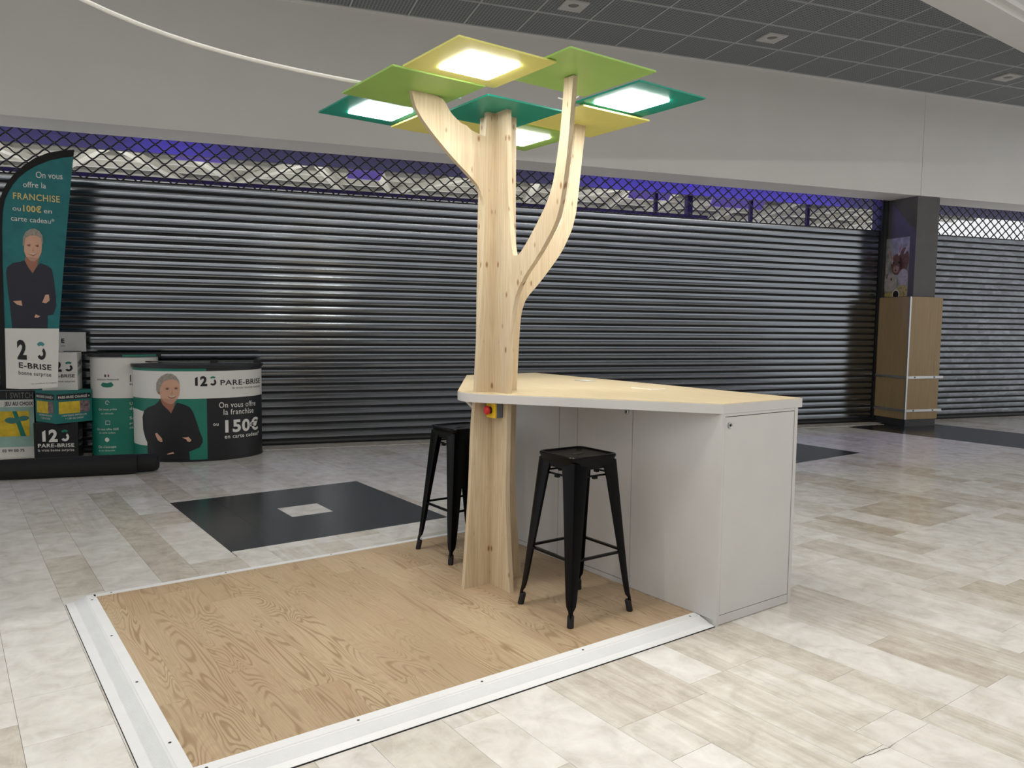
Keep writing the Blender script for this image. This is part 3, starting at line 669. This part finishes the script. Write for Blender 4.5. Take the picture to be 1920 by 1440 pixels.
build('lamp_cord', MB().tube([(2.70 - X0, 3.30 - Y0, 2.665), (2.73 - X0, 3.24 - Y0, 2.64), (2.755 - X0, 3.20 - Y0, 2.66), (2.77 - X0, 3.18 - Y0, 2.71)], .004, 6), CABLE, tree, smooth=True)
build('stop_box', MB().box(2.425 - X0, 2.470 - X0, 3.445 - Y0, 3.525 - Y0, .955, 1.035), plain('box grey', rgb(92, 96, 102), .5), tree, bevel=.006)
sb = build('stop_plate', MB().box(2.412 - X0, 2.427 - X0, 3.445 - Y0, 3.525 - Y0, .955, 1.035), plain('signal yellow', rgb(226, 186, 30), .4), tree, bevel=.003)
def disc(cx, cy, cz, prs, n=16): return [[(cx - h, cy + r * math.cos(2 * math.pi * i / n), cz + r * math.sin(2 * math.pi * i / n)) for i in range(n)] for r, h in prs]
build('stop_collar', MB().loft(disc(2.412 - X0, 3.487 - Y0, .997, ((.020, 0), (.018, .014)))), INK, sb); build('stop_button', MB().loft(disc(2.412 - X0, 3.487 - Y0, .997, ((.014, .010), (.024, .016), (.025, .026), (.017, .034)))), plain('signal red', rgb(190, 24, 24), .35), sb, smooth=True)

# supply cable sleeve hung to the tree
cp = []
for i in range(41):
    x = 2.34 - i * .115; d = x - 1.50
    z = 2.688 + (.0435 * d * d if d > 0 else .035 * d * d + .075 * abs(d) ** 3); cp.append((x, 3.70, min(z, 6.3)))
tag(build('power_cable', MB().tube(cp, .0095, 8), CABLE, smooth=True), 'white sleeved power cable sagging from the tree canopy to upper left', 'cable')

# ------------------------------------------------------------------ bar stools
def rsq(h, r, z, n=5):
    o = []
    for cx, cy, s in ((h - r, h - r, 0), (-h + r, h - r, 90), (-h + r, -h + r, 180), (h - r, -h + r, 270)):
        for k in range(n + 1): a = R(s + 90 * k / n); o.append((cx + r * math.cos(a), cy + r * math.sin(a), z))
    return o
def make_stool(loc, label):
    t = root('bar_stool', label, 'bar stool', loc, R(0), 'black metal bar stools')
    H = .818
    se = MB().loft([rsq(.146, .045, H - .052), rsq(.148, .045, H - .020), rsq(.152, .045, H - .012), rsq(.152, .045, H - .004), rsq(.148, .042, H), rsq(.139, .036, H), rsq(.132, .032, H - .007), rsq(.05, .02, H - .010)])
    so = build('seat', se, BLACKSTEEL, t, smooth=True)
    build('hand_slot', MB().loft([[(x * .62, y * .22, z) for x, y, z in rsq(.06, .03, zz)] for zz in (H - .0105, H - .0088)]), RUBBER, so)
    def cc(z): return .146 + (.212 - .146) * (H - .03 - z) / (H - .03)
    for sx in (-1, 1):
        for sy in (-1, 1):
            rings = []
            for z, w in ((H - .03, .104), (.70, .088), (.45, .068), (.22, .050), (.13, .042), (.095, .036), (.075, .020), (.045, .016)):
                c = cc(z); r = min(.022, w * .45); th = .006
                out = [(c - w, c - .002), (c - r, c), (c - .29 * r, c - .29 * r), (c, c - r), (c - .002, c - w)]
                inn = [(c - th - .002, c - w), (c - th, c - r - .003), (c - .29 * r - th, c - .29 * r - th), (c - r - .003, c - th), (c - w, c - th - .002)]
                rings.append([(sx * x, sy * y, z) for x, y in out + inn])
            lg = build('leg', MB().loft(rings), BLACKSTEEL, t, smooth=True)
            c0, c1 = cc(.062) - .014, cc(0) - .012
            build('foot_cap', MB().loft([[(sx * (c + r * math.cos(2 * math.pi * i / 10)), sy * (c + r * math.sin(2 * math.pi * i / 10)), z) for i in range(10)] for c, r, z in ((c1, .0155, 0), (c1, .017, .006), (c0, .0165, .055), (c0, .012, .062))]), RUBBER, lg)
    for k in range(4):
        m4 = Matrix.Rotation(math.pi / 2 * k, 3, 'Z')
        def bar(name, z, y, w, hh, hw):
            mb = MB().box(-hw, hw, y - w, y + w, z - hh, z + hh); mb.v = [tuple(m4 @ Vector(p)) for p in mb.v]; return build(name, mb, BLACKSTEEL, t)
        bar('apron', H - .045, cc(H - .045) - .006, .002, .022, .10)
        bar('brace', .715, cc(.715) - .02, .005, .004, cc(.715) - .02); bar('brace_stop', .706, cc(.706) - .02, .009, .006, .012)
        bar('foot_rail', .315, cc(.315) - .010, .008, .0055, cc(.315) - .012)
    return t
make_stool((2.624, 3.002, PZ), 'black metal bar stool in front, right of the trunk')
make_stool((2.668, 4.174, PZ), 'black metal bar stool half hidden behind the tree trunk')

# ------------------------------------------------------------------ printed figure helper
def figure(F, fn, parent, shirt, cut=None):
    fl = lambda n, p, m, d: flat(p, lambda x, y: fn(x, y, d), n, m, parent, cut)
    fl('printed_neck', [F['neck']], SKIN2, .003); fl('printed_shirt', [F['shirt']], shirt, .004); fl('printed_face', [F['face']], SKIN, .005)
    if 'ear' in F: fl('printed_ear', [F['ear']], SKIN2, .0055)
    fl('printed_hair', [F['hair']], HAIR, .006); fl('printed_hand', [F['hand'], F['hand2'], F['hand3']], SKIN, .006)
    def sq(P, k, dx=0, dy=0):
        cx = sum(p[0] for p in P) / len(P); cy = sum(p[1] for p in P) / len(P); return [(cx + (x - cx) * k + dx, cy + (y - cy) * k + dy) for x, y in P]
    w = max(p[0] for p in F['face']) - min(p[0] for p in F['face'])
    fl('printed_jaw', [sq([p for p in F['face'] if p[1] < max(q[1] for q in F['mouth']) + .02 * w], 1.0)], plain('stubble print', rgb(186, 142, 118), .5), .0056)
    fl('printed_eyes', [sq(F['eye1'], .9), sq(F['eye2'], .9)], plain('eye print', rgb(70, 44, 36), .5), .0065)
    fl('printed_brows', [sq(F['eye1'], 1.05, 0, .055 * w), sq(F['eye2'], 1.05, 0, .055 * w)], SKIN2, .0065)
    m = F['mouth']; fl('printed_lips', [sq(m, 1.05)], SKIN2, .0065); fl('printed_teeth', [sq([(x, max(q[1] for q in m) + (y - max(q[1] for q in m)) * .45) for x, y in m], .8)], PWHITE, .007)
    e1, e2 = F['eye1'][1], F['eye2'][0]; nx = (sum(p[0] for p in m) / len(m)); ny = max(q[1] for q in m)
    fl('printed_nose', [[(nx - .09 * w, ny + .10 * w), (nx + .09 * w, ny + .10 * w), (nx + .05 * w, ny + .16 * w), (nx + .03 * w, ny + .42 * w), (nx - .01 * w, ny + .16 * w)]], plain('nose print', rgb(188, 138, 112), .5), .0062)

# ------------------------------------------------------------------ curved promotional counters
class Ell:
    """front half of an elliptic shell, measured by arc length from its left end"""
    def __init__(s, a, b):
        s.a, s.b = a, b; s.tab = [(0.0, math.pi)]; n = 400; L = 0.0
        for i in range(n):
            t0, t1 = math.pi * (1 - i / n), math.pi * (1 - (i + 1) / n)
            L += math.hypot(a * (math.cos(t1) - math.cos(t0)), b * (math.sin(t1) - math.sin(t0))); s.tab.append((L, t1))
        s.L = L
    def __call__(s, l, z, d=0.0):
        l = max(0.0, min(s.L, l)); i = min(len(s.tab) - 2, int(l / s.L * 400 * .6)); 
        lo, hi = 0, len(s.tab) - 1
        while hi - lo > 1:
            mid = (lo + hi) // 2
            if s.tab[mid][0] <= l: lo = mid
            else: hi = mid
        (l0, t0), (l1, t1) = s.tab[lo], s.tab[hi]; t = t0 + (t1 - t0) * (l - l0) / (l1 - l0)
        n = Vector((math.cos(t) / s.a, -math.sin(t) / s.b, 0)).normalized()
        return Vector((s.a * math.cos(t), -s.b * math.sin(t), z)) + n * d
    def shell(s, z0, z1, k=1.0, n=48):
        return MB().prism([(s.a * k * math.cos(math.pi * (1 - i / n)), -s.b * k * math.sin(math.pi * (1 - i / n))) for i in range(n + 1)], lambda q: (q[0], q[1], z0), lambda q: (q[0], q[1], z1))
def band(e, s0, s1, z0, z1, d, name, mat, parent, n=30):
    mb = MB(); mb.loft([[tuple(e(s0 + (s1 - s0) * i / n, z, d)) for i in range(n + 1)] for z in (z0, z1)], closed=False)
    return build(name, mb, mat, parent, smooth=True)

pop = root('promotion_counter', 'curved green and black promotion counter with a man in black shirt printed on it', 'counter', W(-.31, 9.32, 0), TH)
E1 = Ell(.66, .50)
build('shell', E1.shell(.02, .992), PGREEN, pop, smooth=True); build('base', E1.shell(0, .022, 1.012), INK, pop, smooth=True)
build('top', E1.shell(.988, 1.020, 1.03), INK, pop, smooth=True)
band(E1, 1.006, E1.L - .001, .021, .986, .0015, 'printed_black_panel', INK, pop)
band(E1, .001, E1.L - .001, .668, .957, .0025, 'printed_white_band', PWHITE, pop, 60)
f1 = lambda x, y: E1(x, y, .003)
flat([[(.02, .17), (.375, .165), (.39, .53), (.30, .53), (.22, .545), (.12, .545), (.02, .56)]], f1, 'printed_white_patch', PWHITE, pop, .03)
FP = dict(hair=[(0.499, 0.756), (0.502, 0.833), (0.525, 0.876), (0.566, 0.911), (0.618, 0.934), (0.669, 0.931), (0.709, 0.904), (0.737, 0.861), (0.744, 0.823), (0.717, 0.861), (0.668, 0.874), (0.617, 0.865), (0.582, 0.847), (0.559, 0.813), (0.545, 0.782), (0.537, 0.748), (0.512, 0.73)],
          face=[(0.537, 0.748), (0.545, 0.782), (0.559, 0.813), (0.582, 0.847), (0.617, 0.865), (0.668, 0.874), (0.717, 0.861), (0.744, 0.823), (0.745, 0.759), (0.738, 0.708), (0.717, 0.665), (0.687, 0.631), (0.662, 0.613), (0.629, 0.617), (0.586, 0.638), (0.551, 0.671), (0.539, 0.714)],
          ear=[(0.5, 0.756), (0.516, 0.773), (0.537, 0.765), (0.541, 0.71), (0.518, 0.72)], neck=[(0.545, 0.697), (0.586, 0.642), (0.629, 0.621), (0.679, 0.626), (0.696, 0.639), (0.678, 0.571), (0.652, 0.517), (0.623, 0.551), (0.568, 0.603), (0.544, 0.646)],
          shirt=[(0.538, 0.667), (0.519, 0.636), (0.476, 0.601), (0.393, 0.572), (0.334, 0.534), (0.309, 0.463), (0.315, 0.334), (0.343, 0.249), (0.371, 0.199), (0.373, 0.095), (0.377, 0.024), (0.545, 0.024), (0.699, 0.024), (0.83, 0.024), (0.829, 0.06), (0.823, 0.108), (0.928, 0.152), (0.957, 0.203), (0.958, 0.246), (0.931, 0.317), (0.901, 0.43), (0.871, 0.526), (0.84, 0.578), (0.792, 0.605), (0.712, 0.631), (0.682, 0.571), (0.652, 0.515), (0.623, 0.549), (0.568, 0.603)],
          hand=[(0.473, 0.3), (0.497, 0.309), (0.52, 0.284), (0.551, 0.251), (0.557, 0.216), (0.536, 0.212), (0.504, 0.232), (0.491, 0.257)], hand2=[(0.758, 0.261), (0.802, 0.264), (0.822, 0.268), (0.85, 0.233), (0.833, 0.212), (0.809, 0.221), (0.798, 0.243)], hand3=[(0.6, 0.088), (0.668, 0.11), (0.676, 0.093), (0.608, 0.081)],
          eye1=[(0.593, 0.768), (0.619, 0.779), (0.645, 0.771), (0.619, 0.764)], eye2=[(0.686, 0.774), (0.709, 0.783), (0.733, 0.776), (0.708, 0.768)], mouth=[(0.622, 0.698), (0.664, 0.685), (0.709, 0.699), (0.692, 0.677), (0.659, 0.669), (0.634, 0.68)])
figure(FP, lambda x, y, d: E1(x, y, d), pop, INK, .04)
g1 = lambda x, y: E1(x, y, .0055)
logo123((.895, .805), (1.105, .806), .096, g1, INK, PGREEN, pop)
text('PARE-BRISE', (1.146, .805), (1.69, .80), .056, g1, INK, pop, .012); text('la vraie bonne surprise', (1.272, .761), (1.69, .755), .026, g1, PGREY, pop)
text('On vous offre', (1.126, .564), (1.576, .557), .060, g1, PWHITE, pop, .006); text('la franchise', (1.173, .488), (1.541, .482), .060, g1, PWHITE, pop, .006)
text('150€', (1.187, .300), (1.624, .292), .125, g1, PWHITE, pop, .035); text('ou', (1.065, .376), (1.119, .375), .036, g1, PWHITE, pop, .012); text('en carte cadeau*', (1.18, .230), (1.642, .225), .044, g1, PWHITE, pop, .012)
build('rail', MB().tube([(-.70, .02, 1.035), (.66, .02, 1.035)], .008, 6), STEEL, pop)
for x in (.16, .62): build('rail_clip', MB().box(x - .04, x + .04, .0, .04, 1.018, 1.05), INK, pop)

sm = root('round_promotion_counter', 'slim white and green round promotion counter behind the curved one', 'counter', W(-1.07, 9.50, 0), TH)
E2 = Ell(.335, .22)
build('shell', E2.shell(.02, 1.09), PGREEN, sm, smooth=True); build('base', E2.shell(0, .022, 1.02), INK, sm, smooth=True)
build('top', E2.shell(1.088, 1.118, 1.10), INK, sm, smooth=True); band(E2, .45, .86, 1.092, 1.114, .030, 'printed_green_edge', PGREEN, sm)
band(E2, .001, E2.L - .001, .646, 1.087, .0015, 'printed_white_half', PWHITE, sm, 40)
g2 = lambda x, y: E2(x, y, .003)
flat([[(0.218, 0.788), (0.242, 0.815), (0.289, 0.809), (0.333, 0.82), (0.356, 0.788), (0.331, 0.766), (0.288, 0.761), (0.241, 0.767)]], g2, 'printed_smile', PGREEN, sm)
flat([rect(.263, .280, .875, .901)], g2, 'printed_flag_blue', NAVY, sm); flat([rect(.297, .312, .875, .901)], g2, 'printed_flag_red', plain('flag red', rgb(150, 40, 44), .5), sm)
text('ENSEIGNE FRANÇAISE', (.18, .838), (.407, .84), .016, g2, INK, sm, .01)
for b_, p0, p1, c in (('On vous prête', (.187, .514), (.380, .520), .022), ('un véhicule', (.213, .473), (.345, .476), .018), ('On vous offre 100€', (.16, .299), (.394, .304), .024), ('de carte cadeau', (.186, .265), (.36, .269), .017), ("On s'occupe", (.17, .106), (.364, .112), .028), ('de vos démarches', (.174, .071), (.351, .077), .016), ('Un', (.506, .574), (.56, .573), .03), ('de', (.505, .519), (.556, .519), .03), ('Sa', (.502, .417), (.552, .417), .03), ('pro', (.501, .364), (.556, .364), .024), ('cha', (.5, .316), (.556, .316), .024)):
    text(b_, p0, p1, c, g2, PWHITE, sm, .004)
flat([ring(.285, .60, .016, .021, 0, 300, 14), rect(.26, .31, .40, .405), rect(.26, .31, .362, .367), rect(.26, .264, .365, .402), rect(.306, .31, .365, .402), [(.25, .21), (.272, .225), (.296, .21), (.296, .19), (.272, .172), (.25, .19)]], g2, 'printed_icons', PWHITE, sm)
text('123', (.515, .825), (.60, .825), .07, g2, INK, sm, .03); text('PARE', (.511, .783), (.59, .786), .02, g2, INK, sm, .02)

# ------------------------------------------------------------------ feather flag
FV = 8.9
fg = root('feather_flag', 'tall teal feather flag with a man in navy shirt printed on it', 'flag', W(-2.08, FV, 0), TH)
def FF(u, z, d=0.0): return Vector((u + 2.08, -d + .018 * math.sin(2.2 * z) , z))
cl = [(-1.412, 3.092), (-1.511, 3.071), (-1.621, 3.035), (-1.731, 2.978), (-1.816, 2.918), (-1.89, 2.845), (-1.939, 2.775), (-1.976, 2.705), (-2.009, 2.622), (-2.027, 2.514), (-2.037, 2.352), (-2.044, 2.0), (-2.048, 1.592), (-2.051, 1.389)]
def sheet(poly, d0, d1, name, mat, zc=.12):
    bm = bmesh.new(); bm.faces.new([bm.verts.new((x, y, 0)) for x, y in poly]); bm.normal_update(); bmesh.ops.triangulate(bm, faces=bm.faces)
    zs = [v.co.y for v in bm.verts]; z = min(zs) + zc
    while z < max(zs):
        bmesh.ops.bisect_plane(bm, geom=bm.verts[:] + bm.edges[:] + bm.faces[:], plane_co=(0, z, 0), plane_no=(0, 1, 0)); z += zc
    r = bmesh.ops.extrude_face_region(bm, geom=bm.faces[:]); nv = [g for g in r['geom'] if isinstance(g, bmesh.types.BMVert)]
    st_ = set(nv)
    for v in bm.verts: v.co = FF(v.co.x, v.co.y, d1 if v in st_ else d0)
    bmesh.ops.recalc_face_normals(bm, faces=bm.faces)
    me = bpy.data.meshes.new(name); bm.to_mesh(me); bm.free(); return link(name, me, mat, fg)
sheet(cl + [(-1.583, 1.391)], -.001, .001, 'cloth', CLOTH)
sheet([(-2.053, 1.391), (-1.583, 1.391), (-1.598, 1.1), (-1.614, .807), (-1.70, .796), (-1.806, .789), (-1.943, .789), (-2.064, .799)], -.001, .001, 'white_hem', PWHITE)
ou = [(-1.402, 3.157), (-1.508, 3.143), (-1.631, 3.108), (-1.74, 3.052), (-1.826, 2.984), (-1.911, 2.897), (-1.973, 2.812), (-2.017, 2.729), (-2.043, 2.647), (-2.059, 2.512), (-2.067, 2.27), (-2.096, 1.388), (-2.11, .80)]
sheet(ou + [(-2.062, .80), (-2.051, 1.389)] + cl[::-1][1:], -.006, .006, 'pole_sleeve', BAG)
build('pole', MB().tube([(-2.195 + 2.08, .0, .76), (-2.205 + 2.08, 0, .24)], .016, 8), STEEL, fg, smooth=True); build('spike', MB().tube([(-2.205 + 2.08, 0, .26), (-2.21 + 2.08, 0, .0)], .024, 8), BAG, fg, smooth=True)
build('pole_joint', MB().tube([(-2.10 + 2.08, 0, .83), (-2.195 + 2.08, 0, .745)], .014, 8), BAG, fg)
build('ground_cross', MB().box(-.42, .16, -.03, .03, 0, .03).box(-.16, -.10, -.30, .30, 0, .03), BAG, fg)
FG = dict(hair=[(-1.868, 2.198), (-1.862, 2.28), (-1.84, 2.328), (-1.803, 2.357), (-1.761, 2.366), (-1.72, 2.341), (-1.697, 2.301), (-1.693, 2.233), (-1.706, 2.205), (-1.71, 2.273), (-1.751, 2.299), (-1.805, 2.296), (-1.842, 2.267), (-1.853, 2.198)],
          face=[(-1.856, 2.198), (-1.846, 2.267), (-1.805, 2.296), (-1.751, 2.301), (-1.71, 2.276), (-1.703, 2.205), (-1.71, 2.136), (-1.734, 2.08), (-1.771, 2.045), (-1.807, 2.05), (-1.842, 2.09), (-1.858, 2.144)],
          neck=[(-1.848, 2.089), (-1.807, 2.05), (-1.771, 2.045), (-1.731, 2.08), (-1.748, 2.011), (-1.792, 1.931), (-1.827, 1.988), (-1.855, 2.048)],
          shirt=[(-1.857, 2.055), (-1.891, 2.04), (-1.957, 2.024), (-2.006, 1.981), (-2.016, 1.933), (-2.007, 1.756), (-1.995, 1.593), (-1.986, 1.392), (-1.683, 1.392), (-1.677, 1.518), (-1.628, 1.53), (-1.601, 1.614), (-1.601, 1.711), (-1.612, 1.878), (-1.625, 1.974), (-1.663, 2.007), (-1.723, 2.033), (-1.748, 2.004), (-1.793, 1.927), (-1.827, 1.981)],
          hand=[(-1.72, 1.646), (-1.69, 1.723), (-1.659, 1.727), (-1.655, 1.668), (-1.686, 1.64)], hand2=[(-1.969, 1.655), (-1.897, 1.663), (-1.892, 1.611), (-1.934, 1.621)], hand3=[(-1.793, 1.499), (-1.78, 1.53), (-1.741, 1.511), (-1.763, 1.496)],
          eye1=[(-1.838, 2.196), (-1.804, 2.207), (-1.803, 2.19)], eye2=[(-1.766, 2.195), (-1.732, 2.204), (-1.733, 2.187)], mouth=[(-1.829, 2.12), (-1.781, 2.109), (-1.738, 2.128), (-1.781, 2.095)])
figure(FG, lambda x, y, d: FF(x, y, d), fg, NAVY)
gf = lambda x, y: FF(x, y, .004)
text('On vous', (-1.74, 2.859), (-1.51, 2.860), .062, gf, PWHITE, fg); text('offre la', (-1.851, 2.761), (-1.655, 2.761), .056, gf, PWHITE, fg); text('FRANCHISE', (-1.937, 2.643), (-1.538, 2.632), .062, gf, GOLD, fg, .012)
text('ou', (-1.944, 2.532), (-1.875, 2.530), .045, gf, PWHITE, fg); text('100€', (-1.855, 2.529), (-1.700, 2.523), .058, gf, GOLD, fg, .03); text('en', (-1.680, 2.522), (-1.609, 2.518), .045, gf, PWHITE, fg); text('carte cadeau*', (-1.959, 2.434), (-1.590, 2.419), .048, gf, PWHITE, fg)
logo123((-1.954, 1.096), (-1.706, 1.080), .175, gf, INK, plain('faded teal print', rgb(70, 140, 140), .5), fg, '23')
text('E-BRISE', (-1.944, 1.003), (-1.663, .974), .054, gf, INK, fg, .02); text('bonne surprise', (-1.949, .935), (-1.668, .909), .040, gf, INK, fg, .004); text('les conditions en magasin', (-1.843, .834), (-1.62, .846), .012, gf, PGREY, fg)

# ------------------------------------------------------------------ stacked promotion boxes
def boxplane(o, ux, uz=Vector((0, 0, 1))):     # lettering plane through o along ux, offset outwards
    n = ux.cross(uz).normalized()
    return lambda d: (lambda x, y: o + ux * x + uz * y + n * d)
tw = root('black_promotion_box', 'black printed box at the foot of the box tower', 'box', W(-1.713, 9.44, 0), TH)
build('carton', MB().box(-.205, .205, -.145, .145, 0, .40), INK, tw, bevel=.003)
fx = lambda x, y: Vector((x + 1.713, -.147, y))
logo123((-1.84, .204), (-1.589, .203), .121, fx, PWHITE, PGREEN, tw); text('PARE-BRISE', (-1.882, .144), (-1.546, .139), .038, fx, PWHITE, tw, .02); text('la vraie bonne surprise', (-1.883, .101), (-1.548, .094), .028, fx, PWHITE, tw, .004)
sx_ = lambda x, y: Vector((.207, x - .145, y)); text('123', (.05, .21), (.24, .205), .10, sx_, PGREY, tw, .03); text('PARE-BRISE', (.03, .14), (.26, .14), .03, sx_, PGREY, tw, .01)
tg = root('green_promotion_box', 'teal box set cornerwise in the middle of the box tower', 'box', W(-1.655, 9.44, .40), TH + R(38))
h_ = .195
gb = MB()
build('carton', MB().box(-h_, h_, -h_, h_, 0, .34), plain('teal carton', rgb(14, 112, 108), .45), tg, bevel=.003)
for (fnp, nm) in ((lambda x, y, d: Vector((x, -h_ - d, y)), 0), (lambda x, y, d: Vector((-h_ - d, -x, y)), 1)):
    q = lambda x, y: fnp(x, y, .002); q2 = lambda x, y: fnp(x, y, .0035)
    flat([rect(-.18, .18, .245, .305)], q, 'printed_black_strip', INK, tg); flat([rect(-.16, .06, .10, .225)], q, 'printed_prize_card', YELLOW, tg); flat([rect(.06, .165, .105, .225)], q, 'printed_game_pictures', plain('game print', rgb(120, 100, 104), .5, var=.6, scale=40), tg)
    text('PARE-BRISE CHANGÉ =', (-.165, .260), (.165, .260), .026, q2, PWHITE, tg, .02); text('1 NINTENDO SWITCH LITE', (-.13, .070), (.13, .070), .018, q, PWHITE, tg, .01); text('+ 1 JEU AU CHOIX', (-.095, .038), (.095, .038), .018, q, PWHITE, tg, .01)
tq = root('white_promotion_box', 'white printed box on top of the box tower', 'box', W(-1.665, 9.45, .74), TH)
build('carton', MB().box(-.165, .165, -.14, .14, 0, .395), PWHITE, tq, bevel=.003)
fw_ = lambda x, y: Vector((x, -.142, y))
logo123((-.11, .20), (.125, .20), .10, fw_, INK, PGREEN, tq); text('PARE-BRISE', (-.13, .135), (.14, .135), .032, fw_, INK, tq, .02); text('la vraie bonne surprise', (-.14, .085), (.14, .085), .020, fw_, INK, tq)
sw_ = lambda x, y: Vector((.167, x - .14, y)); text('OFFRE', (.04, .24), (.24, .26), .055, sw_, INK, tq, .01); text('SPÉCIALE', (.03, .15), (.25, .18), .05, sw_, PGREEN, tq, .01)
hc = root('header_card', 'grey white header card standing behind the top box of the tower', 'card', W(-1.58, 9.57, 1.136), TH)
build('card', MB().box(-.13, .13, 0, .012, 0, .21), plain('card grey', rgb(190, 190, 186), .6), hc); build('foot', MB().box(-.08, .08, -.05, .0, 0, .006), INK, hc)
text('E', (-.105, .095), (-.075, .095), .045, lambda x, y: Vector((x, -.002, y)), INK, hc, .03); text('se', (-.108, .055), (-.07, .055), .02, lambda x, y: Vector((x, -.002, y)), PGREY, hc)

# ------------------------------------------------------------------ prize poster behind the flag
po = root('prize_poster', 'poster board with yellow gift print leaning at the left edge', 'poster', W(-2.30, 9.60, 0), TH)
build('board', MB().box(-.36, .33, 0, .012, .0, .72), plain('poster mint', rgb(150, 184, 172), .45, var=.1), po)
q0 = lambda d: (lambda x, y: Vector((x + 2.30, -d, y)))
flat([rect(-2.66, -1.97, .625, .72)], q0(.002), 'printed_black_strip', INK, po); flat([rect(-2.66, -1.97, .545, .622)], q0(.002), 'printed_white_strip', PWHITE, po); flat([rect(-2.66, -1.97, .0, .115)], q0(.002), 'printed_white_foot', PWHITE, po)
flat([rect(-2.56, -2.015, .23, .50)], q0(.0025), 'printed_gift', YELLOW, po); flat([[(-2.17, .50), (-2.13, .50), (-2.05, .23), (-2.10, .23)]], q0(.0032), 'printed_ribbon', PGREEN, po)
flat([el(-2.18, .40, .06, .07, .5), el(-2.07, .42, .05, .06, -.6)], q0(.0038), 'printed_bow', plain('bow teal', rgb(60, 120, 112), .5), po)
text('1 SWITCH', (-2.223, .639), (-1.975, .637), .062, q0(.004), PGREY, po, .012); text('JEU AU CHOIX', (-2.24, .562), (-1.975, .560), .040, q0(.004), INK, po, .025); text('02 99 00 75', (-2.275, .064), (-2.072, .062), .028, q0(.004), INK, po, .02)

# ------------------------------------------------------------------ rolled banner bag
rb = root('banner_bag', 'long black banner bag lying on the floor before the boxes', 'bag', W(-.84, 8.30, 0), TH)
rg = []
for x, r in ((-3.2, .02), (-3.19, .085), (-2.4, .098), (-1.6, .094), (-.8, .1), (-.25, .101), (-.04, .099), (-.005, .09), (0, .02)):
    rg.append([(x, r * 1.08 * math.cos(2 * math.pi * i / 20), max(.0, .096 + r * .96 * math.sin(2 * math.pi * i / 20))) for i in range(20)])
build('bag_body', MB().loft(rg), BAG, rb, smooth=True)
rg = []
for x, r in ((-.03, .088), (.05, .089), (.13, .085), (.17, .076), (.188, .05), (.192, .01)):
    rg.append([(x, .03 + r * math.cos(2 * math.pi * i / 18), max(.0, .096 + r * math.sin(2 * math.pi * i / 18))) for i in range(18)])
build('bag_end', MB().loft(rg), BAG, rb, smooth=True)
